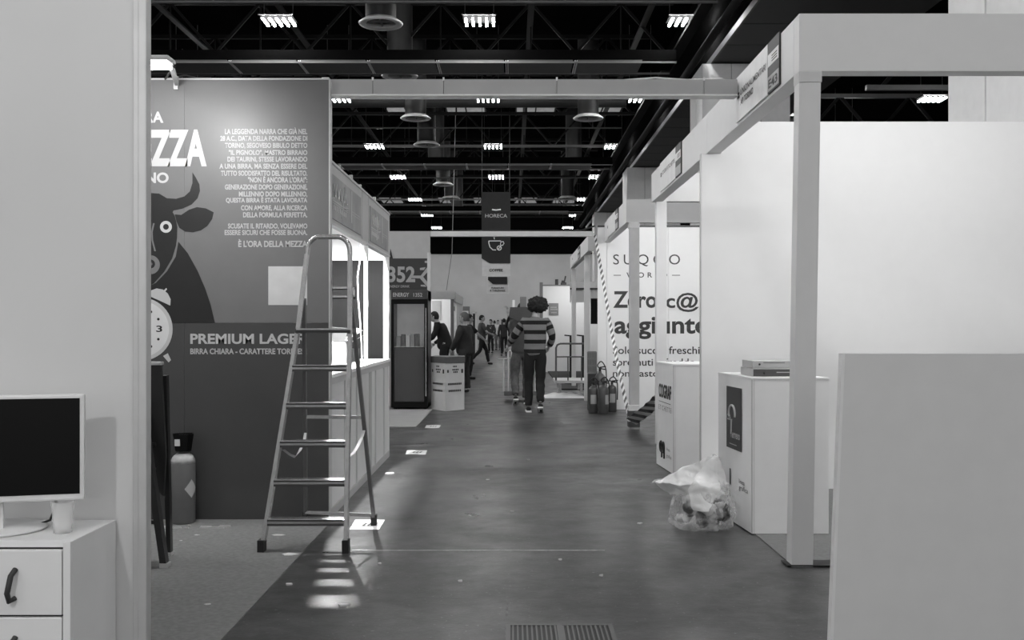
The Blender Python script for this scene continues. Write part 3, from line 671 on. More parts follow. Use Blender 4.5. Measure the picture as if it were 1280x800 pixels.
# =================================================================== NEAR AISLE BEAM
t = thing('aisle_beam', 'near white box beam spanning the aisle above the ladder', 'beam', (0, 6.95, 2.93))
by = 6.9
bz0, bz1 = H(119, by), H(99, by)
xs = [X(405, by)]+[X(p, by) for p in (466, 554.5, 696, 880)]+[X(922, by)]
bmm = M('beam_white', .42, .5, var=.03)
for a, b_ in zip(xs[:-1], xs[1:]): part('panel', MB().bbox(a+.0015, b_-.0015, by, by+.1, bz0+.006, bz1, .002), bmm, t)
part('lower_rail', MB().box(xs[0], xs[-1], by-.006, by+.106, bz0-.004, bz0+.006), white2, t)
part('end_cap', MB().bbox(X(402.5, by-.01), X(412, by-.01), by-.03, by+.02, H(133, by), H(98, by), .003), white2, t)
for a in xs[1:-1]: part('clip', MB().box(a-.006, a+.006, by-.008, by, bz1-.01, bz1+.012), white2, t)
single('loose_film', MB().tube([(X(780, by), by+.05, bz1+.006), (X(820, by), by+.04, bz1+.02), (X(860, by), by+.05, bz1+.008), (X(905, by), by+.05, bz1+.015)], .006, 6), cream, 'loose strip of film lying on the near aisle beam', 'film', (X(820, by), by, bz1))

# =================================================================== RIGHT BOOTHS
FX = 1.588; fb, ft = 2.74, 3.06
rf = M('right_fascia', .72, .5, var=.015)
t = thing('exhibition_stand', 'white box header with leaning post at the front of the first right booth', 'stand', (FX, 5.5, 0))
part('front_header', MB().bbox(FX, 6.5, 5.5, 5.61, fb, ft, .003), rf, t)
for a, b_ in ((5.613, 8.11), (8.114, 9.7), (9.704, 11.33)):
    part('side_header', MB().bbox(FX, FX+.11, a, b_, fb, ft, .003), rf, t)
part('rear_header', MB().bbox(FX+.112, 6.5, 11.22, 11.33, fb, ft, .003), rf, t)
b = MB(); v = []
for z, x0 in ((0, 1.545), (fb, 1.59)):
    v += [(x0, 5.5, z), (x0+.118, 5.5, z), (x0+.118, 5.60, z), (x0, 5.60, z)]
b.add(v, [(3, 2, 1, 0), (4, 5, 6, 7), (0, 1, 5, 4), (1, 2, 6, 5), (2, 3, 7, 6), (3, 0, 4, 7)])
part('post', b, cream, t)
part('post_collar', MB().bbox(1.587, 1.712, 5.496, 5.61, fb-.06, fb-.001, .002), alu_matt, t)
part('foot_plate', MB().box(1.52, 1.9, 5.49, 5.62, .006, .012), black, t)
part('post', MB().bbox(X(820, 11.25), X(833, 11.25), 11.22, 11.33, 0, fb, .004), white, t)
def nameboard(parent, z_far, z_near, zb, zt_, l1, l2, code, fx):
    s_ = part('name_board', MB().box(fx-.012, fx, z_near, z_far, zb, zt_), M('board_white', .74, .45), parent)
    L_ = z_far-z_near; h_ = zt_-zb
    if l1: txt(s_, l1, (fx-.014, z_far-L_*.16, zb+h_*.52), (0, -1, 0), L_*.8, h_*.14, inkd, .01)
    if l2: txt(s_, l2, (fx-.014, z_far-L_*.16, zb+h_*.3), (0, -1, 0), L_*.42*(len(l2)/10), h_*.14, inkd, .01)
    part('logo', MB().box(fx-.0135, fx-.012, z_far-L_*.12, z_far-L_*.05, zb+h_*.5, zb+h_*.56).box(fx-.0135, fx-.012, z_far-L_*.12, z_far-L_*.05, zb+h_*.58, zb+h_*.63), inkd, s_)
    w2 = L_*.31
    c = part('stand_number_board', MB().box(fx-.012, fx, z_near-w2, z_near-.004, zb, zt_+.0), inkd, parent)
    part('white_field', MB().box(fx-.0135, fx-.012, z_near-w2+.01, z_near-.014, zb+h_*.52, zb+h_*.76), M('board_white'), c)
    part('number_field', MB().box(fx-.0135, fx-.012, z_near-w2+.006, z_near-.01, zb+.01, zb+h_*.32), M('board_grey', .4, .5), c)
    if code: txt(c, code, (fx-.0145, z_near-.03, zb+h_*.08), (0, -1, 0), w2-.06, h_*.18, ink, .03)
    k = MB()
    for j in range(3): k.box(fx-.0145, fx-.0135, z_near-w2*.85, z_near-w2*.4, zb+h_*(.57+.05*j), zb+h_*(.59+.05*j))
    part('small_print', k, inkd, c, kind='stuff')
nameboard(t, 7.0, 6.14, fb+.02, ft+.01, 'UNIONALIMENTARI', 'API TORINO', 'E43', FX)
nameboard(t, 10.6, 9.6, fb+.02, ft, 'COGRAF ETICHETTE', '', '', FX)
t = thing('partition_wall', 'broad white wall closing the back of the first right booth', 'partition', (3, 8.12, 0))
wl = M('booth_white', .8, .55, var=.01)
part('panel', MB().box(1.545, 1.705, 8.115, 8.155, .006, fb-.004).box(1.705, 6.5, 8.115, 8.155, .006, 3.0), wl, t)
part('edge_profile', MB().box(1.538, 1.545, 8.11, 8.16, 0, fb-.004), alu_matt, t)
# lamp in the first booth
t = thing('arm_spotlight', 'floodlight behind the header lighting the white booth wall', 'lamp', (2.9, 5.7, 2.95))
part('head', MB().bbox(2.8, 3.0, 5.75, 5.9, 2.9, 2.93, .008), alu_matt, t); part('lens', MB().box(2.81, 2.99, 5.76, 5.89, 2.885, 2.899), lamp_on, t)
part('arm', MB().bar((2.9, 5.615, 3.0), (2.9, 5.76, 2.93), .02), alu_matt, t)
spot('lamp_light', (2.9, 5.83, 2.87), (2.9, 8.1, 1.2), STAND_SPOT, 155, .7, .12, t)
t = thing('arm_spotlight', 'floodlight lighting the stand between the lettered counter and juice stand', 'lamp', (3.0, 8.3, 2.95))
part('head', MB().bbox(2.9, 3.1, 8.35, 8.5, 2.9, 2.93, .008), alu_matt, t); part('lens', MB().box(2.91, 3.09, 8.36, 8.49, 2.885, 2.899), lamp_on, t)
part('arm', MB().bar((3.0, 8.17, 2.96), (3.0, 8.36, 2.94), .02), alu_matt, t)
spot('lamp_light', (3.0, 8.43, 2.87), (2.3, 11.3, 1.4), STAND_SPOT*1.3, 150, .7, .12, t)
# counter with the round logo
def counter(name, lab, A, B, C_, D, h, mat_):
    t = thing(name, lab, 'counter', (A[0], A[1], 0))
    part('body', MB().prism([A, B, C_, D], .007, h-.012), mat_, t)
    e = .004
    part('top', MB().prism([(A[0]-e, A[1]-e), (B[0]+e, B[1]-e), (C_[0]+e, C_[1]+e), (D[0]-e, D[1]+e)], h-.011, h), white2, t)
    part('corner_trim', MB().box(A[0]-.003, A[0]+.003, A[1]-.003, A[1]+.003, .007, h-.012).box(A[0]+.014, A[0]+.016, A[1]-.002, A[1], .007, h-.012), alu_matt, t)
    return t
A1, B1, C1, D1 = (1.531, 6.351), (2.021, 6.351), (1.965, 7.10), (1.472, 7.10)
t = counter('display_counter', 'white counter with dark poster and two flat boxes on it, by the rubbish bag', A1, B1, C1, D1, 1.003, white)
def onside(A, D, u, z, off=.003):              # u metres from the near corner along the aisle side
    A = Vector((A[0], A[1])); D = Vector((D[0], D[1])); d = (D-A).normalized(); nn = Vector((-d.y, d.x)); q = A+d*u+nn*off; return (q.x, q.y, z)
def sideq(A, D, u0, u1, z0, z1, off): return MB().quad(onside(A, D, u0, z0, off), onside(A, D, u1, z0, off), onside(A, D, u1, z1, off), onside(A, D, u0, z1, off))
dd = (Vector(D1)-Vector(A1)).normalized(); ux1 = (-dd.x, -dd.y, 0)
ps = part('poster', sideq(A1, D1, .20, .54, .50, .92, .004), M('counter_poster', .03, .4), t)
k = MB(); cc = (.40, .74)
k.tube([onside(A1, D1, cc[0]+.07*math.cos(a), cc[1]+.055*math.sin(a), .008) for a in [(-.5+q*.25)*1.0 for q in range(17)]], .008, 6)
k.tube([onside(A1, D1, .41, .70, .008), onside(A1, D1, .42, .60, .008)], .006, 6)
part('ring_logo', k, pale, ps)
txt(ps, 'Cafè', onside(A1, D1, .52, .69, .007), ux1, .09, .04, pale, .02)
txt(ps, 'Terreno', onside(A1, D1, .44, .575, .007), ux1, .21, .055, pale, .02)
part('fine_print', sideq(A1, D1, .30, .46, .53, .535, .007), pale, ps)
txt(t, 'linea', onside(A1, D1, .26, .29, .004), ux1, .12, .03, inkd, .0); txt(t, 'grafica', onside(A1, D1, .26, .24, .004), ux1, .19, .04, inkd, .0)
part('mark', sideq(A1, D1, .44, .47, .25, .36, .004), inkd, t)
A2, B2, C2, D2 = (1.444, 8.895), (1.98, 8.895), (1.94, 9.62), (1.396, 9.62)
t = counter('display_counter', 'white counter with black label-maker lettering behind the rubbish bag', A2, B2, C2, D2, .992, white)
dd2 = (Vector(D2)-Vector(A2)).normalized(); ux2 = (-dd2.x, -dd2.y, 0)
txt(t, 'COGRAF', onside(A2, D2, .60, .66, .004), ux2, .52, .13, ink, .03)
part('underline', sideq(A2, D2, .1, .6, .62, .625, .004), inkd, t)
txt(t, 'ETICHETTE', onside(A2, D2, .60, .545, .004), ux2, .52, .045, inkd, .0, spacing=1.6)
k = MB()
for cu_ in (.50, .40): k.tube([onside(A2, D2, cu_+.042*math.cos(q*PI/6), .20+.045*math.sin(q*PI/6), .004) for q in range(13)], .012, 6)
k.bar(onside(A2, D2, .36, .22, .004), onside(A2, D2, .36, .10, .004), .02, .006).bar(onside(A2, D2, .46, .22, .004), onside(A2, D2, .46, .10, .004), .02, .006)
part('emblem', k, ink, t)
txt(t, 'linea', onside(A2, D2, .27, .19, .004), ux2, .14, .03, inkd, .0); txt(t, 'grafica', onside(A2, D2, .27, .12, .004), ux2, .2, .04, inkd, .0)
# two flat boxes
hx0 = 1.572
t = thing('flat_box', 'pale flat box on top of the dark-fronted box on the counter', 'box', (hx0, 6.5, 1.056))
part('body', MB().bbox(hx0, 1.93, 6.50, 6.80, 1.058, 1.104, .003), M('box_pale', .42, .5), t); part('stud', MB().ball((hx0+.045, 6.499, 1.082), .007, 10, 6), black, t)
part('print', MB().box(hx0+.07, hx0+.21, 6.4985, 6.5, 1.09, 1.096), mid, t)
t = thing('flat_box', 'flat box with a dark front lying directly on the counter', 'box', (hx0, 6.5, 1.003))
part('body', MB().bbox(hx0-.005, 1.94, 6.482, 6.82, 1.0035, 1.056, .003), M('box_pale'), t); part('front', MB().box(hx0+.0, 1.938, 6.478, 6.482, 1.006, 1.05), dark, t)
part('stud', MB().ball((hx0+.07, 6.477, 1.026), .007, 10, 6), black, t); part('fine_print', MB().box(hx0+.15, hx0+.28, 6.4765, 6.478, 1.028, 1.034), M('print_grey', .35, .5), t)

# near right low panel
t = thing('low_partition', 'plain pale low board filling the lower right corner', 'partition', (1.3, 3.9, 0))
b = MB(); v = []
for z, x0 in ((0, 1.245), (1.223, 1.295)): v += [(x0, 3.9, z), (3.2, 3.9, z), (3.2, 3.94, z), (x0, 3.94, z)]
b.add(v, [(3, 2, 1, 0), (4, 5, 6, 7), (0, 1, 5, 4), (1, 2, 6, 5), (2, 3, 7, 6), (3, 0, 4, 7)])
part('board', b, M('low_board', .68, .6, var=.02), t)
part('edge_strip', MB().add([(p[0]-.0015 if i in (0, 4, 3, 7) else (1.255 if i < 4 else 1.305), p[1]-.001, p[2]) for i, p in enumerate(v)], [(0, 1, 5, 4), (3, 0, 4, 7)]), white, t)

# rubbish bag
t = thing('rubbish_bag', 'clear plastic rubbish bag with rumpled peak beside the counters', 'bag', (1.25, 6.55, 0))
def bagpt(th, u, rnd=1.):
    c, s_ = math.cos(th), math.sin(th)
    prof = [(.02, .0), (.17, .005), (.205, .04), (.212, .10), (.205, .17), (.19, .24), (.16, .29), (.125, .33)]
    if u <= 1:
        q = u*(len(prof)-1); i = min(int(q), len(prof)-2); f = q-i; r = prof[i][0]*(1-f)+prof[i+1][0]*f; z = prof[i][1]*(1-f)+prof[i+1][1]*f
        x, y, zz = 1.25+r*c, 6.55+r*.85*s_, z
    else:
        q = u-1; le = max(0, -c)**3; up = max(0, math.cos(th-.35))**4
        r = .125+q*(.2*le-.03*up-.06*(1-le)*(1-up)); z = .33+q*(-.02*le+.16*up+.0*(1-le-up))
        x, y, zz = 1.25+r*c, 6.55+r*.7*s_, z
        x += -.0*up
    p = Vector((x, y, zz)); nn = noise.noise_vector(p*9)+noise.noise_vector(p*23)*.5
    fold = math.sin(th*9+zz*14)*.008
    k = .02*rnd if zz > .02 else .004
    p = p+nn*k+Vector((c, s_, 0))*fold
    p.z = max(p.z, .002); return p
nth, nu = 90, 52; v = []; f = []
for j in range(nu+1):
    for i in range(nth): v.append(bagpt(2*PI*i/nth, 2.0*j/nu))
for j in range(nu):
    for i in range(nth): f.append((j*nth+i, j*nth+(i+1) % nth, (j+1)*nth+(i+1) % nth, (j+1)*nth+i))
bm_ = MB().add(v, f, True)
# loose film flap reaching left and a peak
def film(pts, m_, nm='film_fold'):
    rows = len(pts); c_ = len(pts[0]); vv = []; N = 12
    for a in range((rows-1)*N+1):
        ra, fa = divmod(a/N, 1); ra = int(min(ra, rows-2)); fa = a/N-ra
        for b2 in range((c_-1)*N+1):
            rb = int(min(b2//N, c_-2)); fb_ = b2/N-rb
            p = (Vector(pts[ra][rb])*(1-fa)*(1-fb_)+Vector(pts[ra+1][rb])*fa*(1-fb_)+Vector(pts[ra][rb+1])*(1-fa)*fb_+Vector(pts[ra+1][rb+1])*fa*fb_)
            p = p+noise.noise_vector(p*11)*.022+noise.noise_vector(p*30)*.008; vv.append(p)
    cc_ = (c_-1)*N+1; rr = (rows-1)*N+1
    return MB().add(vv, [(a*cc_+b2, a*cc_+b2+1, (a+1)*cc_+b2+1, (a+1)*cc_+b2) for a in range(rr-1) for b2 in range(cc_-1)], True)
pl = bpy.data.materials.new('bag_plastic'); pl.use_nodes = True; nt = pl.node_tree; nt.nodes.clear()
out = nt.nodes.new('ShaderNodeOutputMaterial'); mx = nt.nodes.new('ShaderNodeMixShader'); tr = nt.nodes.new('ShaderNodeBsdfTransparent'); pb = nt.nodes.new('ShaderNodeBsdfPrincipled')
pb.inputs['Base Color'].default_value = (.92, .92, .92, 1); pb.inputs['Roughness'].default_value = .18
nz = nt.nodes.new('ShaderNodeTexNoise'); nz.inputs['Scale'].default_value = 16; rp = nt.nodes.new('ShaderNodeValToRGB'); tcx = nt.nodes.new('ShaderNodeTexCoord'); nt.links.new(tcx.outputs['Object'], nz.inputs['Vector'])
rp.color_ramp.elements[0].color = (.06,)*3+(1,); rp.color_ramp.elements[1].color = (.5,)*3+(1,); rp.color_ramp.elements[0].position = .38; rp.color_ramp.elements[1].position = .66
nt.links.new(nz.outputs['Fac'], rp.inputs[0]); nt.links.new(rp.outputs[0], mx.inputs[0]); nt.links.new(tr.outputs[0], mx.inputs[1]); nt.links.new(pb.outputs[0], mx.inputs[2]); nt.links.new(mx.outputs[0], out.inputs[0])
pl2 = M('bag_plastic_thick', .95, .2, alpha=.6, bump=.5, bscale=25)
part('bag_skin', bm_, pl, t)
yb_ = 6.5
part('film_fold', film([[P(836, 620, yb_), P(860, 618, yb_-.1), P(886, 618, yb_-.1), P(911, 620, yb_)], [P(818, 604, yb_), P(848, 606, yb_-.12), P(880, 606, yb_-.1), P(912, 606, yb_)], [P(826, 602, yb_), P(846, 590, yb_-.05), P(875, 592, yb_), P(905, 592, yb_+.03)], [P(840, 593, yb_), P(858, 583, yb_), P(885, 572, yb_), P(898, 570, yb_+.03)]], pl2), pl2, t)
part('film_fold', film([[P(866, 640, yb_-.14), P(884, 640, yb_-.14)], [P(860, 610, yb_-.14), P(900, 612, yb_-.1)], [P(876, 588, yb_-.06), P(897, 590, yb_)], [P(890, 572, yb_), P(898, 571, yb_)]], pl2), pl2, t)
rr = random.Random(5)
for i in range(30):
    a = rr.random()*2*PI; q = rr.random()**.5*.145; x, y, z = 1.25+q*math.cos(a), 6.55+q*.8*math.sin(a), .06+rr.random()*.12
    k = MB(); s_ = rr.uniform(.03, .055)
    k.ball((x, y, z), (s_, s_*.8, s_*rr.uniform(.5, 1)), 9, 7)
    k.v = [tuple(Vector(p)+noise.noise_vector(Vector(p)*30)*.018) for p in k.v]
    part('crumpled_rubbish', k, (M('rubbish_dark', .015, .5), M('rubbish_mid', .12, .5), M('rubbish_light', .6, .5))[i % 3], t)

# ---- second right stand (juice): frame C and wall
t = thing('exhibition_stand', 'white box header and post of the juice stand, tape tied to its foot', 'stand', (1.5, 12.9, 0))
fx = X(783, 12.9); ct, cb = H(249, 12.9), H(278, 12.9)
part('front_header', MB().bbox(fx, 6.5, 12.9, 13.0, cb, ct, .003), rf, t)
for a, b_ in ((13.003, 14.6), (14.604, 15.94)): part('side_header', MB().bbox(fx, fx+.1, a, b_, cb, ct, .003), rf, t)
part('post', MB().bbox(X(787, 12.9), X(799, 12.9), 12.87, 12.98, 0, cb, .004), M('post_grey', .5, .5), t)
part('post_collar', MB().bbox(X(786.5, 12.86), X(799.5, 12.86), 12.86, 12.99, cb-.075, cb-.002, .002), alu_matt, t)
nameboard(t, 15.4, 14.2, cb+.02, ct, '', '', '', fx)
SY = 15.95; t = thing('graphic_wall', 'bright white wall with large juice lettering on the right', 'display wall', (3, SY, 0))
sx0 = X(747, SY); st = H(284, SY)
sw = M('juice_wall', .88, .5, var=.01)
edges = [sx0, X(758.5, SY)]+[X(758.5, SY)+.99*k for k in range(1, 5)]
for a, b_ in zip(edges[:-1], edges[1:]): part('panel', MB().box(a+.002, b_-.002, SY, SY+.04, 0, st), sw, t)
part('edge_profile', MB().box(sx0-.0, edges[-1], SY-.003, SY+.043, st, st+.03), M('profile_dark', .06, .5), t)
def st_(s, x0, x1, y0, y1, m=inkd, b=.01, sp=1.): txt(t, s, (X(x0, SY), SY-.004, H(y1, SY)), (1, 0, 0), X(x1, SY)-X(x0, SY), H(y0, SY)-H(y1, SY), m, b, spacing=sp)
st_('SUQOO', 766.5, 850, 318, 333, inkd, .0, 1.45); st_('WORLD', 783, 834, 340.5, 347, inkd, .012, 1.7)
part('dash', MB().box(X(767, SY), X(776, SY), SY-.003, SY, H(344.8, SY), H(343.4, SY)).box(X(840, SY), X(850, SY), SY-.003, SY, H(344.8, SY), H(343.4, SY)), M('print_grey', .35, .5), t)
st_('Zero', 766.5, 821, 364, 385, inkd, .025); st_('c@', 832.5, 873.5, 366, 390, inkd, .02)
st_('aggiunte', 768, 885, 396, 424, inkd, .025)
st_('Solo succhi freschi', 766, 874.5, 433, 442.5, inkd, .01); st_('spremuti a freddo', 766, 869, 448, 460, inkd, .01); st_('non pastorizzati', 766, 858, 463, 473.5, inkd, .01)
# light over that stand
t = thing('arm_spotlight', 'floodlight behind the juice stand header', 'lamp', (2.6, 13.1, 2.95))
part('head', MB().bbox(2.5, 2.7, 13.12, 13.28, 2.86, 2.9, .008), alu_matt, t); part('lens', MB().box(2.51, 2.69, 13.13, 13.27, 2.845, 2.859), lamp_on, t)
spot('lamp_light', (2.6, 13.2, 2.83), (2.5, 15.9, 1.2), STAND_SPOT*1.3, 150, .7, .12, t)
# barrier tape
def smooth(pts, n=6):
    P_ = [Vector(p) for p in pts]; P_ = [P_[0]*2-P_[1]]+P_+[P_[-1]*2-P_[-2]]; o = []
    for i in range(1, len(P_)-2):
        a, b, c, d = P_[i-1:i+3]
        for k in range(n): t_ = k/n; o.append(.5*((2*b)+(c-a)*t_+(2*a-5*b+4*c-d)*t_**2+(3*b-a-3*c+d)*t_**3))
    return o+[P_[-2]]
def tape_mat():
    m = bpy.data.materials.new('barrier_tape'); m.use_nodes = True; nt = m.node_tree; b = nt.nodes['Principled BSDF']; b.inputs['Roughness'].default_value = .4
    at = nt.nodes.new('ShaderNodeAttribute'); at.attribute_name = 'along'; fr = nt.nodes.new('ShaderNodeMath'); fr.operation = 'FRACT'
    gt = nt.nodes.new('ShaderNodeMath'); gt.operation = 'GREATER_THAN'; gt.inputs[1].default_value = .5; mx = nt.nodes.new('ShaderNodeMix'); mx.data_type = 'RGBA'
    nt.links.new(at.outputs['Fac'], fr.inputs[0]); nt.links.new(fr.outputs[0], gt.inputs[0]); nt.links.new(gt.outputs[0], mx.inputs[0])
    mx.inputs[6].default_value = (.07,)*3+(1,); mx.inputs[7].default_value = (.7,)*3+(1,); nt.links.new(mx.outputs[2], b.inputs['Base Color']); return m
tape_m = tape_mat()
def tape(pts, w, period, name, lab, n=200):
    P_ = [Vector(p) for p in pts]; seg = []
    for i in range(len(P_)-1):
        m_ = n//(len(P_)-1)
        for k in range(m_): seg.append(P_[i].lerp(P_[i+1], k/m_))
    seg.append(P_[-1]); v = []; al = []; acc = 0
    for i, p in enumerate(seg):
        d = (seg[min(i+1, len(seg)-1)]-seg[max(i-1, 0)]).normalized(); s_ = d.cross(Vector((0, 1, 0)))
        s_ = s_.normalized()*w/2; tw = Vector((0, .2*w*math.sin(i*.2), 0))
        if i: acc += (Vector((p.x, p.y, p.z))-seg[i-1]).length
        v += [p-s_-tw, p+s_+tw]; al += [acc/period-.35, acc/period+.35]
    b = MB().add(v, [(2*i, 2*i+1, 2*i+3, 2*i+2) for i in range(len(seg)-1)])
    o = single(name, b, tape_m, lab, 'tape', tuple(P_[-1]), 'striped barrier tapes'); at = o.data.attributes.new('along', 'FLOAT', 'POINT')
    for i, a in enumerate(al): at.data[i].value = a
    return o
tape([P(743.5, 293, 15.9), P(752, 340, 15.2), P(763, 405, 14.4), P(772, 455, 13.7), P(786.5, 522, 12.9)], .045, .13, 'barrier_tape', 'striped barrier tape slanting down from the far beam end')
tape([P(789, 527, 12.82), P(806, 515, 12.3), P(822, 501, 11.8), P(840, 487, 11.4)], .15, .27, 'barrier_tape', 'striped barrier tape running from the post foot behind the lettered counter')
t = thing('barrier_tape', 'striped tape wrapped round the foot of the juice stand post', 'tape', (X(793, 12.85), 12.85, .1), 'striped barrier tapes')
for k in range(2):
    part('band', MB().bbox(X(785.5, 12.85), X(800, 12.85), 12.855, 12.995, .03+.14*k, .1+.14*k, .003), M('tape_dark', .07, .5), t)
    part('band', MB().bbox(X(785.8, 12.85), X(799.7, 12.85), 12.857, 12.993, .1+.14*k, .17+.14*k, .003), M('tape_white', .7, .5), t)

# far portal: grey wall left + beam
PY = 16.6
t = thing('portal_wall', 'pale grey wall above and behind the drinks fridge', 'partition', (-2, PY, 0))
part('panel', MB().box(-6, X(537.5, PY), PY, PY+.05, 0, H(289, PY)), M('portal_grey', .48, .6, var=.04), t)
part('post', MB().bbox(X(534, PY-.06), X(538, PY-.06), PY-.06, PY-.002, 0, H(316, PY), .004), alu, t)
t = thing('aisle_beam', 'far pale beam spanning the aisle below the dark banner', 'beam', (0, PY, 2.8))
part('beam', MB().bbox(X(538, PY), X(740, PY), PY, PY+.08, H(295.5, PY), H(289, PY), .003), white, t)
part('cable', MB().tube([(X(538, PY), PY+.04, H(288.5, PY)), (X(600, PY), PY+.04, H(288.3, PY)), (X(700, PY), PY+.04, H(288.3, PY)), (X(728, PY), PY+.03, H(287.5, PY)), (X(744, PY), PY+.03, H(282, PY))], .015, 6), black, t)
t = thing('exhibition_stand', 'white header with two slim posts beyond the far beam on the right', 'stand', (1.28, 16.4, 0))
part('side_header', MB().bbox(1.28, 1.37, 16.72, 21.9, 2.6, 2.86, .003), rf, t)
part('post', MB().bbox(X(730.5, 17.8), X(737.5, 17.8), 17.8, 17.9, 0, 2.6, .003), white, t)
part('post', MB().bbox(X(714.8, 21.7), X(720, 21.7), 21.7, 21.8, .031, 2.6, .003), white, t)
part('front_header', MB().bbox(1.372, 6, 16.72, 16.8, 2.55, 2.84, .003), rf, t)
nameboard(t, 21.0, 19.2, 2.62, 2.84, '', '', '', 1.28)
t = thing('exhibition_stand', 'grey header and white wall behind the slim posts', 'stand', (3, 22.5, 0))
part('header', MB().box(1.4, 7, 24.0, 24.08, H(378, 24), H(352, 24)), rf, t); part('dark_rail', MB().box(1.4, 7, 23.95, 24.0, H(362, 24), H(360, 24)), dark, t)
single('black_poster', MB().box(X(738.5, 20), X(752, 20), 20, 20.04, H(405, 20), H(373, 20)), blackg, 'black poster board between the slim post and the juice wall', 'poster', (X(740, 20), 20, 1.3))
# far white wall G
GY = 29.
t = thing('partition_wall', 'bright far white wall behind the platform trolley', 'partition', (X(676, GY), GY, 0))
part('panel', MB().box(X(677, GY), 8, GY, GY+.06, 0, H(356.5, GY)), wl, t); part('post', MB().box(X(674.5, GY), X(678.5, GY), GY-.06, GY-.001, 0, H(353, GY)), mid, t)
part('top_rail', MB().box(X(678, GY), 8, GY-.03, GY, H(357.5, GY), H(356, GY)), mid, t)
b = MB().box(X(686, GY), X(698, GY), GY-.03, GY-.001, H(394, GY), H(379, GY))
pp = part('poster', b, M('poster_mid', .22, .5), t)
k = MB()
for r0, c0, n_ in ((383.5, 688, 7), (386, 688, 8), (390, 689, 6)):
    for j in range(n_): k.box(X(c0+j*1.15, GY), X(c0+j*1.15+.7, GY), GY-.035, GY-.03, H(r0+1.4, GY), H(r0, GY))
part('small_print', k, pale, pp, kind='stuff')
single('speaker_box', MB().bbox(X(694, GY), X(698, GY), GY, GY+.1, H(356, GY), H(349, GY), .01), black, 'small black box standing on the far white wall', 'box', (X(696, GY), GY, H(356, GY)))
t = thing('desk_lamp', 'small dark spotlight on the top edge of the far white wall', 'lamp', (X(705, GY), GY, H(356, GY)))
part('base', MB().bbox(X(701, GY), X(708, GY), GY, GY+.1, H(356, GY), H(353, GY), .01), black, t); part('arm', MB().bar(P(705, 354, GY+.05), P(707, 345, GY+.05), .04), black, t); part('head', MB().bbox(X(702, GY), X(706.5, GY), GY, GY+.1, H(353, GY), H(350.5, GY), .01), black, t)
l = spot('lamp_light', (X(722, GY), GY-1.6, 2.5), (X(705, GY), GY, 1.3), STAND_SPOT*.55, 120, .8, .1, t)

# =================================================================== FRIDGE + SIGN + BIN COUNTER
FY = zf(512); s0x, s1x = X(489, FY), X(535, FY)
t = thing('drinks_fridge', 'black glass-door drinks fridge at the end of the sample bar', 'fridge', (s0x, FY, .01))
fz = lambda py: H(py, FY)
part('cabinet', MB().box(s0x, s0x+.03, FY+.02, FY+.62, .03, fz(363)).box(s1x-.03, s1x, FY+.02, FY+.62, .03, fz(363)).box(s0x, s1x, FY+.58, FY+.62, .03, fz(363)).box(s0x, s1x, FY+.02, FY+.62, .03, fz(504)).box(s0x, s1x, FY+.02, FY+.62, fz(376), fz(363)), blackg, t)
d = part('door', MB().box(s0x+.0, s0x+.045, FY-.02, FY+.015, fz(509), fz(374.5)).box(s1x-.06, s1x, FY-.02, FY+.015, fz(509), fz(374.5)).box(s0x+.045, s1x-.06, FY-.02, FY+.015, fz(509), fz(502)).box(s0x+.045, s1x-.06, FY-.02, FY+.015, fz(380), fz(374.5)), blackg, t)
part('glass', MB().box(s0x+.045, s1x-.06, FY-.004, FY, fz(502), fz(380)), M('fridge_glass', .3, .03, var=0, alpha=.08), d)
part('handle', MB().tube([(s1x-.03, FY-.045, fz(495)), (s1x-.03, FY-.045, fz(385))], .012, 8), steel, d, 'polished steel bar handle')
h_ = part('header_panel', MB().bbox(s0x, s1x, FY-.02, FY+.05, fz(374), fz(362.5), .004), M('header_print', .05, .3, var=.5, scale=6), t)
txt(h_, 'ENERGY', (X(491.5, FY), FY-.0225, fz(371)), (1, 0, 0), X(511.5, FY)-X(491.5, FY), .065, pale, .02); txt(h_, '1352', (X(517, FY), FY-.0225, fz(371)), (1, 0, 0), X(528, FY)-X(517, FY), .06, pale, .01)
for i in range(1): part('shelf', MB().box(s0x+.03, s1x-.03, FY+.05, FY+.55, fz(434+18*i), fz(434+18*i)+.012), alu_matt, t)
part('inner_back', MB().box(s0x+.03, s1x-.03, FY+.56, FY+.58, fz(434), fz(376)), M('fridge_inner', .85, .5), t)
part('added_glow_strip', MB().box(s0x+.06, s1x-.08, FY+.06, FY+.09, fz(377)-.02, fz(377)), M('fridge_added_glow', .9, emit=9), t)  # glowing strip added to brighten the upper fridge interior
part('inner_lining', MB().box(s0x+.03, s1x-.03, FY+.03, FY+.56, fz(503.5), fz(434)-.012), dark, t)
part('foot', MB().box(s0x+.03, s0x+.08, FY+.05, FY+.1, .01, .04).box(s1x-.08, s1x-.03, FY+.05, FY+.1, .01, .04).box(s0x+.03, s0x+.08, FY+.5, FY+.55, .01, .04).box(s1x-.08, s1x-.03, FY+.5, FY+.55, .01, .04), rubber, t)
rr = random.Random(3); tops = fz(434)+.012
for i in range(5):
    x = s0x+.07+i*.075; hh = rr.uniform(.16, .26)
    single('drink_pack', MB().bbox(x, x+.065, FY+.12, FY+.22, tops+.001, tops+hh*.9, .004), (M('pack_a', .35, .5), M('pack_b', .12, .4), M('pack_c', .6, .5))[i % 3], ['leftmost', 'second', 'middle', 'fourth', 'rightmost'][i]+' pack on the top shelf inside the fridge', 'drink pack', (x, FY+.12, tops), 'packs in the fridge')
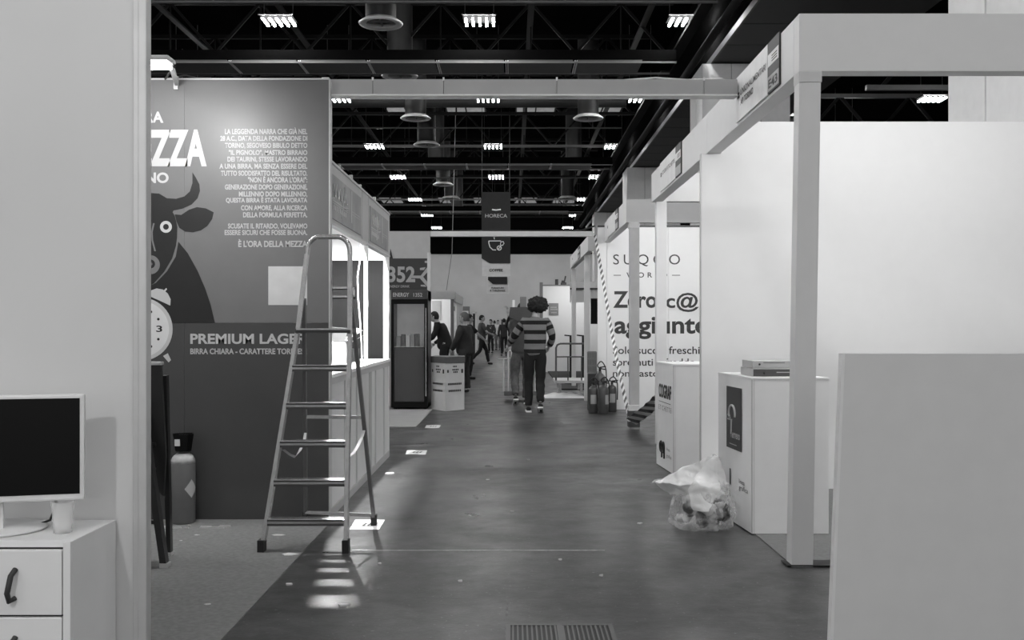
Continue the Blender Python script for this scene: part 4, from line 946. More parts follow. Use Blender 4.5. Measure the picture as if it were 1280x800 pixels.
# big number sign
t = thing('sign_board', 'dark sign with big pale numerals above the drinks fridge', 'sign', (-2, FY+.66, 1.9))
sy = FY+.66
part('board', MB().box(X(470, sy), X(537.3, sy), sy, sy+.04, H(361, sy)-.02, H(323, sy)), M('sign_dark', .035, .5), t)
part('cap_flag', MB().front([(X(487, sy), H(323, sy)), (X(491, sy), H(323, sy)), (X(488, sy), H(311, sy))], sy, sy+.04), black, t)
sgl = M('sign_letters', .4, .5)
txt(t, '1352', (X(476, sy), sy-.006, H(353, sy)), (1, 0, 0), X(519, sy)-X(476, sy), H(333, sy)-H(353, sy), sgl, .03)
txt(t, 'ENERGY DRINK', (X(486, sy), sy-.006, H(359.5, sy)), (1, 0, 0), X(512, sy)-X(486, sy), H(356.5, sy)-H(359.5, sy), sgl, .01)
def sp(px, py): return (X(px, sy), H(py, sy))
for pts in ([(514, 344.5), (526, 344.5), (537, 330), (537, 337), (529, 346), (537, 356), (537, 362), (525, 348), (514, 347.5)], [(531, 326), (537, 326), (537, 329), (531, 328.5)], [(525, 335), (532, 334), (530, 337.5), (525, 337.5)], [(526, 356), (531, 356), (533, 358.5), (526, 358)]):
    part('arrow_graphic', MB().front([sp(*p) for p in pts], sy-.006, sy), sgl, t)
# hexagonal waste counter
wy = 15.6; t = thing('waste_counter', 'folded white card display bin with dark top band right of fridge', 'bin', (X(559, wy), wy, 0))
hexp = [(X(539, 16.0), 16.0), (X(557, 15.6), 15.58), (X(580.5, 15.9), 15.9), (X(580, 16.5), 16.35), (X(545, 16.6), 16.45)]
part('body', MB().prism(hexp, .002, H(454, 15.7)), M('bin_card', .6, .6, var=.03), t)
ctr = (sum(p[0] for p in hexp)/5, sum(p[1] for p in hexp)/5)
part('top_band', MB().prism([(ctr[0]+(p[0]-ctr[0])*1.04, ctr[1]+(p[1]-ctr[1])*1.04) for p in hexp], H(454, 15.7)+.001, H(446, 15.7)), M('bin_band', .1, .5), t)
k = MB()
for (a, b2) in ((hexp[0], hexp[1]), (hexp[1], hexp[2])):
    A_ = Vector((a[0], a[1], 0)); B_ = Vector((b2[0], b2[1], 0)); d_ = B_-A_; nrm = Vector((d_.y, -d_.x, 0)).normalized()*.004
    for (u0, u1, pa, pb) in ((.08, .18, 462, 465.5), (.35, .7, 461, 463), (.4, .65, 464, 466), (.82, .95, 461.5, 466.5), (.12, .85, 478.5, 481), (.15, .82, 487, 489.5), (.38, .6, 457, 459)):
        n_ = max(1, int((u1-u0)*14))
        for j in range(n_):
            q0 = u0+(u1-u0)*j/n_; q1 = q0+(u1-u0)/n_*.75; z0, z1 = H(pb, 15.75), H(pa, 15.75)
            k.quad(A_+d_*q0+nrm+Vector((0, 0, z0)), A_+d_*q1+nrm+Vector((0, 0, z0)), A_+d_*q1+nrm+Vector((0, 0, z1)), A_+d_*q0+nrm+Vector((0, 0, z1)))
part('small_print', k, inkd, t, kind='stuff')

# =================================================================== FAR LEFT BOOTHS
t = thing('far_booth', 'far white booth with header beyond the fridge on the left', 'booth', (-2.6, 33, 0)); fy = 33.
part('header', MB().bbox(-6, X(569, fy), fy, fy+.2, H(374, fy), H(364, fy), .005), M('portal_grey'), t)
part('side_header', MB().bbox(X(569, fy)-.1, X(569, fy), fy+.22, fy+5.5, H(377, fy), H(366, fy), .005), rf, t)
part('post', MB().box(X(564, fy)-.02, X(567, fy), fy+.02, fy+.15, 0, H(374, fy)), mid, t)
part('back_wall', MB().box(-6, X(567, fy)-.15, fy+2, fy+2.1, 0, 2.4), wl, t)
part('side_wall', MB().box(X(569, fy)-.08, X(569, fy)-.02, fy+1.2, fy+5.5, 0, H(377, fy)), wl, t)
part('poster', MB().box(X(540, fy+2), X(551, fy+2), fy+1.96, fy+1.998, H(400, fy+2), H(376, fy+2)), M('portal_grey'), t)
spot('lamp_light', (-3.4, fy+.6, 2.35), (-3.2, fy+2, 1.2), STAND_SPOT*.45, 140, .8, .1, t)
t = thing('far_booth', 'second far booth with grey header, left of the striding man', 'booth', (-3, 52, 0)); fy = 52.
part('header', MB().bbox(-7, X(587, fy), fy, fy+.3, H(388.5, fy), H(383, fy), .01), mid, t); part('post', MB().box(X(585.5, fy), X(587, fy), fy+.02, fy+.25, 0, H(388.5, fy)), mid, t)
part('back_wall', MB().box(-7, X(585, fy), fy+1.5, fy+1.6, 0, 2.3), wl, t)
t = thing('black_totem', 'narrow black upright panel between the two left groups of people', 'panel', (X(592, 45), 45, 0)); fy = 45.
part('panel', MB().box(X(591, fy), X(594, fy), fy, fy+.1, 0, H(392, fy)), black, t); part('frame', MB().box(X(590, fy), X(591, fy), fy-.02, fy+.1, 0, H(390, fy)).box(X(594, fy), X(595.3, fy), fy-.02, fy+.1, 0, H(390, fy)).box(X(590, fy), X(595.3, fy), fy-.02, fy+.1, H(392, fy), H(390, fy)), cream, t)
single('low_partition', MB().box(-3.4, X(597, 56), 56, 56.1, 0, H(410, 56)), cream, 'pale far partition behind the striding man', 'partition', (-3, 56, 0))
single('far_partition', MB().box(X(633, 58), 5, 58, 58.1, 0, H(398, 58)), cream, 'pale partition at the far end of the aisle behind the box carrier', 'partition', (1, 58, 0))
single('far_sign', MB().box(X(626.5, 52), X(632.5, 52), 52, 52.1, 1.2, H(400, 56)).box(X(629, 52)-.03, X(629, 52)+.03, 52.02, 52.08, 0, 1.2), dark, 'small dark sign at the far end of the aisle', 'sign', (X(629, 56), 56, 1.2))
single('hanging_wire', MB().tube([(X(570, 40), 40, 10.58), (X(565, 40), 40, H(316, 40)), (X(558, 40), 40, H(363, 40))], .015, 5), mid, 'thin dark wire hanging before the far hall wall', 'wire', (X(561, 40), 40, 2.5))

# =================================================================== EXTINGUISHERS, CRATE, TROLLEYS
def extinguisher(x, y, r, h, lab, shade, rz=0.):
    t = thing('fire_extinguisher', lab, 'fire extinguisher', (x, y, 0), 'fire extinguishers on the floor')
    part('bottle', MB().lathe([(r*.9, 0), (r, .012), (r, h*.86), (r*.86, h*.93), (r*.5, h*.98), (r*.3, h), (r*.3, h*1.04)], (x, y, 0), 20), M('ext_'+str(shade), shade, .35), t)
    part('label', MB().add([(x+(r+.003)*math.cos(a), y+(r+.003)*math.sin(a), z) for z in (h*.35, h*.68) for a in [-2.2+k*.16+rz for k in range(9)]], [(k, k+1, k+10, k+9) for k in range(8)]), M('ext_label', .34, .5), t)
    part('valve', MB().tube([(x, y, h*1.03), (x, y, h*1.12)], .02, 8).bar((x-.01, y-.03, h*1.14), (x+.09, y-.03, h*1.17), .02).bar((x-.01, y-.03, h*1.12), (x+.08, y-.03, h*1.09), .018), black, t)
    part('hose', MB().tube(smooth([(x, y-.02, h*1.1), (x-.04, y-.03, h*1.2), (x+.02, y-.04, h*1.3), (x+r, y-.04, h*1.12), (x+r*1.15, y-.03, h*.8), (x+r*1.1, y-.03, h*.45)]), .009, 8), black, t)
    return t
extinguisher(X(741.5, 15.25), 15.25, .072, .42, 'left small fire extinguisher in the cluster', .055)
extinguisher(X(754.5, 15.1), 15.12, .076, .43, 'front middle fire extinguisher in the cluster', .06, .9)
extinguisher(X(765, 15.5), 15.5, .072, .42, 'right fire extinguisher against the juice wall', .06)
extinguisher(X(750, 15.65), 15.65, .085, .60, 'tallest fire extinguisher, at the back of the cluster', .09)
t = thing('plastic_crate', 'grey lattice crate on a black box left of the extinguishers', 'crate', (X(739.5, 15.75), 15.75, 0))
k = MB(); cx0, cx1 = X(734.5, 15.75), X(745.5, 15.75); z0, z1 = H(466, 15.75), H(440, 15.75)
for j in range(5): xx = cx0+(cx1-cx0)*j/4; k.box(xx-.008, xx+.008, 15.74, 15.76, z0, z1)
for j in range(4): zz = z0+(z1-z0)*j/3; k.box(cx0, cx1, 15.735, 15.765, zz-.012, zz+.012)
part('lattice', k, M('crate_grey', .2, .6), t); part('body', MB().box(cx0, cx1, 15.77, 15.87, z0, z1), mid, t)
part('box', MB().bbox(cx0+.005, cx1-.01, 15.73, 15.87, 0, z0-.014, .006), black, t, 'black lower box')
# platform trolley
ty = 18.6; tx0, tx1 = X(695, ty), X(735, ty)
t = thing('platform_trolley', 'platform trolley with rounded tube handle beyond the slim post', 'trolley', (tx0, ty, 0))
def arch(x0, x1, zt_, zb, y, r): return [(x0, y, zb), (x0, y, zt_-r), (x0+r*.3, y, zt_-r*.3), (x0+r, y, zt_), (x1-r, y, zt_), (x1-r*.3, y, zt_-r*.3), (x1, y, zt_-r), (x1, y, zb)]
tm = M('trolley_tube', .16, .4, .5)
part('handle_frame', MB().tube(arch(tx0, tx1, H(429.5, ty), H(477, ty), ty, .08), .018, 8), tm, t)
part('cross_bar', MB().tube([(tx0, ty, H(446, ty)), (tx1, ty, H(446, ty))], .014, 8), tm, t)
for px in (710, 727): part('upright', MB().tube([(X(px, ty), ty, H(446, ty)), (X(px, ty), ty, H(476, ty))], .013, 8), tm, t)
part('deck', MB().bbox(tx0-.02, tx1+.02, ty-.02, ty+1.0, H(479, ty), H(475.5, ty), .005), cream, t)
for sx in (.08, .48):
    for sy_ in (.1, .85):
        w_ = part('castor', MB().lathe([(.07, -.02), (.085, -.012), (.085, .012), (.07, .02)], (0, 0, 0), 16).rot(PI/2, 'Y', (0, 0, 0)), rubber, t); w_.location = (sx, sy_, .087)
        part('castor_fork', MB().bar((tx0+sx, ty+sy_, .1), (tx0+sx, ty+sy_, H(479, ty)), .05), steel, t)
k = MB(); nn = 24; v = []
for j in range(nn+1):
    for i in range(nn+1):
        u, w_ = i/nn, j/nn; p = Vector((X(680, 18.9)+u*.75, 18.35+w_*.9, 0)); e = math.sin(PI*u)**.5*math.sin(PI*w_)**.5
        p.z = .004+e*(.05+.09*abs(noise.noise(p*5))); v.append(p)
k.add(v, [(j*(nn+1)+i, j*(nn+1)+i+1, (j+1)*(nn+1)+i+1, (j+1)*(nn+1)+i) for j in range(nn) for i in range(nn)], True)
single('plastic_sheet', k, M('sheet_white', .8, .35, bump=.6, bscale=14), 'crumpled white plastic sheet on the floor under the trolley', 'plastic sheet', (X(690, 18.5), 18.5, 0))
for i, (px, y) in enumerate(((713.5, 22.6), (729, 21.4))):
    t = thing('clothes_stand', ['left', 'right'][i]+' thin black stand with side arm behind the trolley', 'stand', (X(px, y), y, 0), 'thin black stands')
    part('pole', MB().tube([(X(px, y), y, .03), (X(px, y), y, H(420, y))], .03, 8), black, t); part('arm', MB().bar((X(px, y)+.03, y, H(420, y)), (X(px-8, y), y, H(419, y)), .03), black, t)
    part('foot', MB().lathe([(.15, .03), (.15, .045), (.02, .06)], (X(px, y), y, 0), 16), black, t)
# hand truck being pushed
hy = 17.65; t = thing('hand_trolley', 'upright pale-framed trolley pushed by the walking men', 'trolley', (X(650, hy), hy, 0))
hm = M('truck_pale', .85, .4)
for px, z in ((629.5, 449), (635.5, 440), (669.5, 452), (672.5, 449)): part('upright', MB().tube([(X(px, hy), hy, .18), (X(px, hy), hy, H(z, hy))], .013, 8), hm, t)
part('handle_block', MB().bbox(X(634, hy), X(641, hy), hy-.06, hy+.0, H(448, hy), H(437, hy), .006), white2, t); part('grip', MB().box(X(637, hy), X(638, hy), hy-.063, hy-.06, H(447, hy), H(439, hy)), black, t)
part('cross_bar', MB().tube([(X(622.5, hy), hy, H(449, hy)), (X(634, hy), hy, H(448, hy))], .012, 8), white2, t)
part('base_box', MB().bbox(X(630, hy), X(672, hy), hy+.0, hy+.5, .10, H(489, hy), .01), mid, t)
for px in (629.5, 670): 
    part('wheel', MB().lathe([(.07, -.02), (.08, -.01), (.08, .01), (.07, .02)], (0, 0, 0), 16).rot(PI/2, 'Y', (0, 0, 0)), rubber, t).location = (X(px, hy)-X(650, hy), .03, .082)
    part('wheel', MB().lathe([(.07, -.02), (.08, -.01), (.08, .01), (.07, .02)], (0, 0, 0), 16).rot(PI/2, 'Y', (0, 0, 0)), rubber, t).location = (X(px, hy)-X(650, hy), .45, .082)

# =================================================================== PEOPLE
def skin_mesh(verts, edges, radii, sub=2, root=0):
    me = bpy.data.meshes.new('sk'); me.from_pydata([tuple(v) for v in verts], edges, [])
    o = bpy.data.objects.new('sk', me); C.objects.link(o)
    o.modifiers.new('s', 'SKIN'); sv = me.skin_vertices[0].data
    for i, r in enumerate(radii): sv[i].radius = (r, r) if not isinstance(r, (tuple, list)) else r
    for i in range(len(sv)): sv[i].use_root = (i == root)
    ss = o.modifiers.new('u', 'SUBSURF'); ss.levels = sub; ss.render_levels = sub
    bpy.context.view_layer.update()
    m2 = bpy.data.meshes.new_from_object(o.evaluated_get(bpy.context.evaluated_depsgraph_get()))
    mb = MB().add([v.co.copy() for v in m2.vertices], [list(p.vertices) for p in m2.polygons], True)
    bpy.data.objects.remove(o); bpy.data.meshes.remove(m2); return mb
def chain(pts, rad, sub=2):
    return skin_mesh(pts, [(i, i+1) for i in range(len(pts)-1)], rad, sub)
def hand(mb, wrist, direc, side, palmn, s=1.):
    """palm and five bent fingers; direc = forearm direction, side = towards thumb"""
    d = Vector(direc).normalized(); t_ = Vector(side).normalized(); t_ = (t_-d*t_.dot(d)).normalized(); n_ = d.cross(t_).normalized()*palmn; w_ = Vector(wrist)
    pm_ = skin_mesh([w_, w_+d*.04*s, w_+d*.085*s], [(0, 1), (1, 2)], [(.022*s, .028*s), (.018*s, .04*s), (.016*s, .038*s)], 2)
    mb.add(pm_.v, pm_.f, True)
    for k, L_ in enumerate((.072, .082, .075, .058)):
        b0 = w_+d*.08*s+t_*(.028-.019*k)*s
        c = chain([b0, b0+d*L_*.45*s+n_*.012*s, b0+d*L_*.75*s+n_*.03*s, b0+d*L_*.85*s+n_*.05*s], [.0095*s, .009*s, .0085*s, .007*s], 1); mb.add(c.v, c.f, True)
    b0 = w_+d*.03*s+t_*.025*s
    c = chain([b0, b0+d*.03*s+t_*.03*s, b0+d*.055*s+t_*.04*s+n_*.01*s], [.012*s, .0105*s, .008*s], 1); mb.add(c.v, c.f, True)
def face_head(mb, c, look, s=1.):
    """shaped head: skull, jaw, nose, ears; look = facing direction"""
    f = Vector(look).normalized(); up = Vector((0, 0, 1)); r = f.cross(up).normalized(); up = r.cross(f).normalized(); n, m_ = 20, 16; v = []; c = Vector(c)
    for i in range(m_+1):
        t_ = PI*i/m_; z = -math.cos(t_)
        for k in range(n):
            a = 2*PI*k/n; x = math.sin(t_)*math.cos(a); y = math.sin(t_)*math.sin(a)   # y forward
            wd = .076*(1-.22*max(0, -z)**1.2); dp = .098*(1-.1*max(0, -z))
            yy_ = y*dp+(.018*max(0, -z) if y > 0 else -.01*max(0, z))
            if y < 0 and z < -.3: yy_ *= .72
            p = c+r*x*wd+f*yy_+up*z*.118
            # brow and eye sockets
            if y > .6 and -.05 < z < .22 and .15 < abs(x) < .6: p -= f*.008
            v.append(p*1.)
    fcs = [(i*n+k, i*n+(k+1) % n, (i+1)*n+(k+1) % n, (i+1)*n+k) for i in range(m_) for k in range(n)]
    mb.add(v, fcs, True)
    # nose
    nv = [c+f*.094+up*.012, c+f*.122-up*.032, c+f*.09-r*.017-up*.038, c+f*.09+r*.017-up*.038, c+f*.088-r*.009+up*.012, c+f*.088+r*.009+up*.012, c+f*.1-up*.045]
    mb.add(nv, [(0, 4, 2, 1), (0, 1, 3, 5), (1, 2, 6), (1, 6, 3)], True)
    for sd in (-1, 1):
        e = MB().ball((0, 0, 0), (.012, .022, .032), 10, 8)
        mb.add([c+r*sd*(.077+p[0]*.6)+f*(p[1]-.005)+up*(p[2]-.005) for p in e.v], e.f, True)
    return f, r, up
def hair_cap(c, f, r, up, s=1.03, back=True, curl=0., size=1.):
    mb = MB(); n, m_ = 28, 20; v = []; c = Vector(c)
    if curl:
        n, m_ = 72, 48
    for i in range(m_+1):
        t_ = PI*i/m_; z = -math.cos(t_)
        for k in range(n):
            a = 2*PI*k/n; x = math.sin(t_)*math.cos(a); y = math.sin(t_)*math.sin(a)
            q = Vector((x, y, z)); k_ = 1
            if curl:
                rad = Vector((.14, .14, .125))*size; nz_ = noise.noise(q*3.5+Vector((3, 1, 2)))*.16+noise.noise(q*9)*.14+abs(noise.noise(q*17))*.12
                p = c+r*x*rad.x*(1+nz_)+f*(y*rad.y*(1+nz_)-.015)+up*(z*rad.z*(1+nz_)+.005)
                if z < -.3: p = c+(p-c)*(1-.25*(-z-.3))
            else:
                # hairline: face region pulled inside the skull
                inside = (y > .25 and z < .45) or (z < -.15 and y > -.15) or z < -.5
                rad = (.081, .103, .124); g = .9 if inside else 1.02+.02*noise.noise(q*8)
                p = c+r*x*rad[0]*g+f*(y*rad[1]*g-.006)+up*(z*rad[2]*g+.002)
                if inside and z < -.4: p = c+up*(-.03)+(p-c)*.35
            v.append(p)
    return mb.add(v, [(i*n+k, i*n+(k+1) % n, (i+1)*n+(k+1) % n, (i+1)*n+k) for i in range(m_) for k in range(n)], True)
def stripe_mat():
    m = bpy.data.materials.new('striped_knit'); m.use_nodes = True; nt = m.node_tree; b = nt.nodes['Principled BSDF']; b.inputs['Roughness'].default_value = .95
    at = nt.nodes.new('ShaderNodeAttribute'); at.attribute_name = 'along'
    fr = nt.nodes.new('ShaderNodeMath'); fr.operation = 'FRACT'; ml = nt.nodes.new('ShaderNodeMath'); ml.operation = 'MULTIPLY'; ml.inputs[1].default_value = 1/.148
    nt.links.new(at.outputs['Fac'], ml.inputs[0]); nt.links.new(ml.outputs[0], fr.inputs[0])
    gt = nt.nodes.new('ShaderNodeMath'); gt.operation = 'GREATER_THAN'; gt.inputs[1].default_value = .42; nt.links.new(fr.outputs[0], gt.inputs[0])
    tc = nt.nodes.new('ShaderNodeTexCoord'); n = nt.nodes.new('ShaderNodeTexNoise'); n.inputs['Scale'].default_value = 60; nt.links.new(tc.outputs['Object'], n.inputs['Vector'])
    bp = nt.nodes.new('ShaderNodeBump'); bp.inputs['Strength'].default_value = .5; bp.inputs['Distance'].default_value = .01; nt.links.new(n.outputs['Fac'], bp.inputs['Height']); nt.links.new(bp.outputs[0], b.inputs['Normal'])
    mx = nt.nodes.new('ShaderNodeMix'); mx.data_type = 'RGBA'; nt.links.new(gt.outputs[0], mx.inputs[0]); mx.inputs[6].default_value = (.01,)*3+(1,); mx.inputs[7].default_value = (.2,)*3+(1,)
    nt.links.new(mx.outputs[2], b.inputs['Base Color']); return m
def person(label, loc, rz, s, pose, top_m, leg_m, hair='short', hair_mat=None, shoe_m=None, sleeve='long', coat=False, bulk=1., stripes=False, group=None, sole=False, detail=True):
    """pose: joints in metres for a 1.75 m figure facing +Y: hipL,hipR,kneeL.. ; x to the right"""
    root = thing('person', label, 'person', loc, group)
    R = Matrix.Rotation(rz, 3, 'Z'); L0 = Vector(loc)
    J = dict(pelvis=(0, 0, .95), waist=(0, 0, 1.08), chest=(0, 0, 1.3), neckb=(0, -.005, 1.47), neck=(0, .0, 1.53), head=(0, .015, 1.635),
             shL=(-.185, 0, 1.425), shR=(.185, 0, 1.425), elL=(-.25, -.02, 1.14), elR=(.25, -.02, 1.14), wrL=(-.25, .08, .9), wrR=(.25, .08, .9),
             hipL=(-.09, 0, .91), hipR=(.09, 0, .91), knL=(-.1, .03, .49), knR=(.1, .03, .49), anL=(-.1, -.02, .085), anR=(.1, -.02, .085),
             toeL=(-.12, .15, .03), toeR=(.12, .15, .03), look=(0, 1, 0))
    J.update(pose)
    def T(k):
        p = Vector(J[k]); return L0+R @ (p*s)
    look = R @ Vector(J['look'])
    def lp(a, b, f): return T(a).lerp(T(b), f)
    B_ = bulk
    # body: one continuous surface under the clothes
    vs = [T('pelvis'), T('waist'), T('chest'), T('neckb'), T('neck')]; ed = [(0, 1), (1, 2), (2, 3), (3, 4)]; rd = [(.13*s, .09*s), (.12*s, .085*s), (.13*s, .09*s), .06*s, .052*s]
    hd_ = len(vs); vs.append(T('neck').lerp(T('head'), .6)); ed.append((4, hd_)); rd.append(.055*s)
    for q in 'LR':
        i = len(vs); vs += [T('sh'+q), lp('sh'+q, 'el'+q, .5), T('el'+q), lp('el'+q, 'wr'+q, .4), T('wr'+q)]; ed += [(2, i), (i, i+1), (i+1, i+2), (i+2, i+3), (i+3, i+4)]
        rd += [.055*s, .046*s, .04*s, .038*s, .027*s]
        i = len(vs); vs += [T('hip'+q), lp('hip'+q, 'kn'+q, .5), T('kn'+q), lp('kn'+q, 'an'+q, .35), T('an'+q)]; ed += [(0, i), (i, i+1), (i+1, i+2), (i+2, i+3), (i+3, i+4)]
        rd += [.08*s, .075*s, .055*s, .052*s, .035*s]
    body = skin_mesh(vs, ed, rd, 2 if detail else 1)
    f, r, up = face_head(body, T('head'), look)
    for q in 'LR':
        d = (T('wr'+q)-T('el'+q)).normalized(); side = R @ Vector((.6 if q == 'L' else -.6, 1, 0.3))
        hand(body, T('wr'+q)-d*.01, d, side, 1 if q == 'L' else -1, s)
    bo = part('body', body, skin_m, root)
    e = MB()
    for sd in (-1, 1): e.ball(tuple(T('head')+f*.088+r*sd*.03+up*.008), .009, 8, 6)
    part('eyes', e, black, root)
    part('mouth', MB().bar(T('head')+f*.094-r*.022-up*.062, T('head')+f*.094+r*.022-up*.062, .006, .008), M('lips', .2, .5), root)
    if hair == 'curly': hp_ = hair_cap(T('head'), f, r, up, curl=1., size=1.08)
    else: hp_ = hair_cap(T('head'), f, r, up)
    part('hair', hp_, hair_mat or hair_m, root)
    # trousers
    vs = [T('waist').lerp(T('pelvis'), .3), T('pelvis')]; ed = [(0, 1)]; rd = [(.15*s*B_, .105*s*B_), (.16*s*B_, .12*s*B_)]
    for q in 'LR':
        i = len(vs); vs += [T('hip'+q)+Vector((0, 0, -.03)), lp('hip'+q, 'kn'+q, .5), T('kn'+q), lp('kn'+q, 'an'+q, .45), lp('kn'+q, 'an'+q, .88), lp('kn'+q, 'an'+q, .98)]
        ed += [(1, i), (i, i+1), (i+1, i+2), (i+2, i+3), (i+3, i+4), (i+4, i+5)]; rd += [.098*s*B_, .088*s*B_, .07*s*B_, .066*s*B_, .058*s*B_, .06*s*B_]
    tr_ = skin_mesh(vs, ed, rd, 2)
    tr_.v = [tuple(Vector(p)+noise.noise_vector(Vector(p)*14)*.012) for p in tr_.v]
    part('trousers', tr_, leg_m, root)
    # top
    low = .86 if not coat else .80
    vs = [L0+R @ (Vector((J['pelvis'][0], J['pelvis'][1], low))*s), T('pelvis'), T('waist'), T('chest'), T('neckb')-Vector((0, 0, .03*s)), T('neckb')+Vector((0, 0, .02*s))]
    ed = [(0, 1), (1, 2), (2, 3), (3, 4), (4, 5)]; k_ = 1.12 if coat else 1.0
    rd = [(.172*s*B_*k_, .125*s*B_*k_), (.175*s*B_*k_, .13*s*B_*k_), (.165*s*B_, .12*s*B_), (.17*s*B_, .12*s*B_), (.1*s, .085*s), (.062*s, .06*s)]
    segs_ = [(vs[0], vs[5])]
    for q in 'LR':
        i = len(vs)
        if sleeve == 'long': pts = [T('sh'+q), lp('sh'+q, 'el'+q, .5), T('el'+q), lp('el'+q, 'wr'+q, .5), lp('el'+q, 'wr'+q, .97)]; rr_ = [.082, .07, .064, .056, .045]
        else: pts = [T('sh'+q), lp('sh'+q, 'el'+q, .45), lp('sh'+q, 'el'+q, .8)]; rr_ = [.08, .068, .066]
        vs += pts; ed += [(3, i)]+[(i+a, i+a+1) for a in range(len(pts)-1)]; rd += [a*s*B_ for a in rr_]
    tp = skin_mesh(vs, ed, rd, 3 if stripes else 2)
    tp.v = [tuple(Vector(p)+noise.noise_vector(Vector(p)*9)*.014) for p in tp.v]
    to = part('sweater' if stripes else ('jacket' if coat else 'shirt'), tp, top_m, root)
    if stripes:
        at = to.data.attributes.new('along', 'FLOAT', 'POINT')
        base = L0.z
        for i_, v_ in enumerate(to.data.vertices):
            p = Vector(tp.v[i_]); best = None
            for q in 'LR':
                A_, E_, W_ = T('sh'+q), T('el'+q), T('wr'+q)
                for a_, b_, off in ((A_, E_, 0.), (E_, W_, (E_-A_).length)):
                    d_ = b_-a_; u = max(0, min(1, (p-a_).dot(d_)/d_.length_squared)); ds = (p-(a_+d_*u)).length
                    if (u > 0.12 or off) and (best is None or ds < best[0]): best = (ds, off+u*d_.length)
            tx_ = abs((R.inverted() @ (p-L0)).x)
            if best and best[0] < .095*s and tx_ > .172*s: at.data[i_].value = 1.43-best[1]+.03
            else: at.data[i_].value = p.z-.027
    # shoes
    for q in 'LR':
        a = T('an'+q); t2 = T('toe'+q); d = (t2-a); dh = d.normalized()
        heel = a-dh*.05+Vector((0, 0, -.02*s)); heel = Vector((a.x, a.y, a.z))-(R @ Vector((0, .045, 0)))*1+Vector((0, 0, -.045*s))
        sh = skin_mesh([a+Vector((0, 0, -.01)), heel.lerp(t2, .25), heel.lerp(t2, .62), t2], [(0, 1), (1, 2), (2, 3)], [.045*s, (.042*s, .046*s), (.034*s, .046*s), (.026*s, .04*s)], 2)
        sh.v = [(p[0], p[1], max(p[2], .004)) for p in sh.v]
        so = part('shoe', sh, shoe_m or black, root)
        if sole:
            b0, b1 = heel+Vector((0, 0, -.035)), t2+Vector((0, 0, -.018)); b0.z = max(b0.z, .012); b1.z = max(b1.z, .012)
            d2 = (b1-b0).normalized()
            part('sole', MB().bar(b0-d2*.03, b1+d2*.03, .085, .022), white2, so)
    return root
def deg(a): return math.radians(a)
my_ = zf(515)
person('curly-haired man in a black and grey striped sweater walking away', (X(669, my_), my_, 0), 0, 1.0,
       dict(shL=(-.18, 0, 1.395), shR=(.18, 0, 1.395), elL=(-.315, .05, 1.19), wrL=(-.42, .28, 1.03), elR=(.275, -.03, 1.17), wrR=(.22, .16, 1.02),
            hipL=(-.09, 0, .91), hipR=(.09, 0, .91), knL=(-.1, .06, .49), anL=(-.1, 0, .085), toeL=(-.11, .17, .03), knR=(.075, .0, .49), anR=(.075, -.2, .16), toeR=(.085, -.1, .03), head=(.04, .02, 1.65)),
       stripe_mat(), blackcl, hair='curly', shoe_m=black, stripes=True, sole=True, bulk=1.08)
ny = 17.05
person('man in grey shirt and baggy jeans hidden behind the striped sweater', (X(652, ny), ny, 0), deg(4), .985,
       dict(elL=(-.2, .18, 1.32), wrL=(-.22, .2, 1.58), elR=(.3, .1, 1.25), wrR=(.25, .3, 1.45), knL=(-.12, .02, .49), anL=(-.12, -.22, .17), toeL=(-.12, -.12, .03), knR=(.1, .1, .5), anR=(.08, .05, .085), toeR=(.1, .2, .03)),
       greycl, denim, shoe_m=black, sole=True, sleeve='short', bulk=1.15)
t = thing('cardboard_box', 'large grey box carried at head height by the man in jeans', 'box', (X(652, 16.7), 16.7, 1.45))
part('body', MB().front([(X(a_, 16.65), H(b_, 16.65)) for a_, b_ in ((637.5, 384), (668, 384), (668, 398), (650, 402), (636, 396))], 16.62, 16.85), M('card_dark', .075, .7), t)
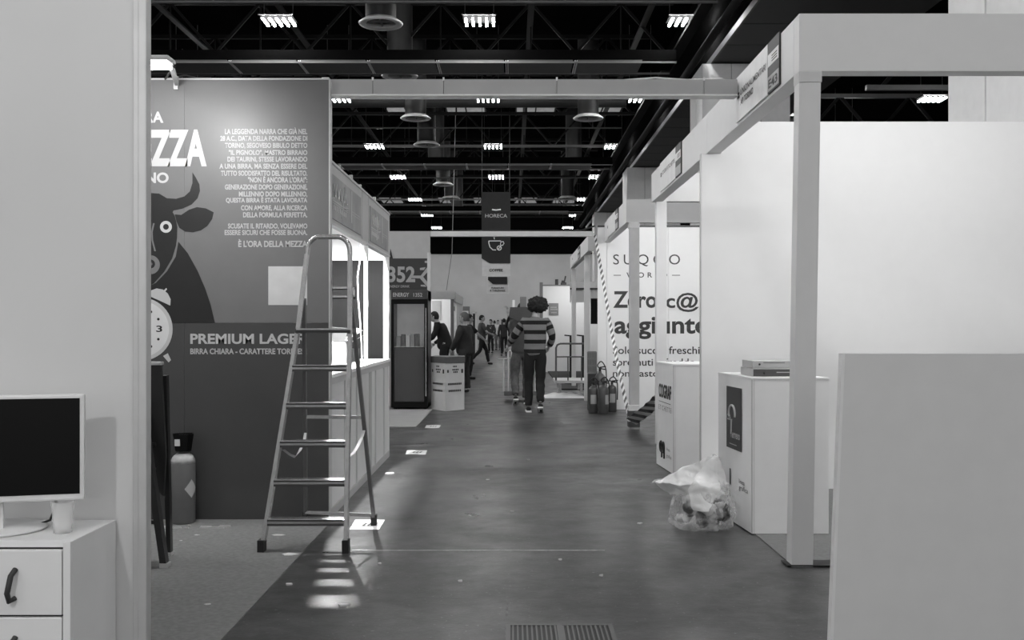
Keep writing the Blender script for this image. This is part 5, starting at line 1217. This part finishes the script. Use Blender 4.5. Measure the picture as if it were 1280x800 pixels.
part('contents', MB().bbox(X(640.5, 16.7), X(643.5, 16.7), 16.7, 16.74, H(384, 16.7), H(375, 16.7), .003), white2, t); part('contents', MB().bbox(X(650, 16.8), X(658, 16.8), 16.76, 16.83, H(384, 16.8), H(371, 16.8), .01), card, t)
cy_ = 19.9
person('short man in dark jacket and glasses standing behind the white bin', (X(581, cy_), cy_, 0), deg(62), .915,
       dict(elL=(-.25, .05, 1.15), wrL=(-.2, .22, .93), elR=(.24, -.02, 1.12), wrR=(.23, .12, .88)), darkcl, darkcl, hair_mat=hair_g, coat=True, bulk=1.12)
by_ = 22.3
person('man in a black suit leaning forward left of the glasses wearer', (X(556, by_), by_, 0), deg(78), .985,
       dict(chest=(0, .1, 1.27), neckb=(0, .16, 1.43), neck=(0, .2, 1.48), head=(0, .25, 1.57), shL=(-.18, .12, 1.37), shR=(.18, .12, 1.37), elL=(-.24, .2, 1.12), elR=(.24, .1, 1.12), wrL=(-.18, .4, 1.0), wrR=(.18, .3, .95)), blackcl, blackcl, coat=True)
dy_ = 25.
person('dark-haired man partly hidden behind the glasses wearer', (X(586, dy_), dy_, 0), deg(-70), .93, dict(elR=(.2, .22, 1.2), wrR=(.15, .42, 1.05)), blackcl, blackcl, sleeve='short')
ey_ = 34.5
person('man in grey T-shirt and black trousers striding along the aisle', (X(602, ey_), ey_, 0), deg(-75), .98,
       dict(knL=(-.1, .2, .5), anL=(-.1, .28, .085), toeL=(-.1, .43, .03), knR=(.1, -.08, .5), anR=(.1, -.42, .17), toeR=(.1, -.28, .04), elL=(-.24, .12, 1.15), wrL=(-.15, .38, 1.08), elR=(.24, .14, 1.15), wrR=(.12, .38, 1.05), look=(.3, 1, 0)),
       greycl, blackcl, sleeve='short')
for i, (px, y, rz, tm_, lm_, lab) in enumerate(((613.5, 50, 150, darkcl, blackcl, 'far person in dark clothes just right of the striding man'), (622.5, 56, 170, lightcl, denim, 'far person in a white top standing in the aisle'),
        (630, 45, 10, darkcl, blackcl, 'far person in dark clothes nearest to the pushed trolley'), (618, 60, 20, blackcl, darkcl, 'farthest dark figure between the white top and the striding man'))):
    person(lab, (X(px, y), y, 0), deg(rz), .96, {}, tm_, lm_, detail=False)
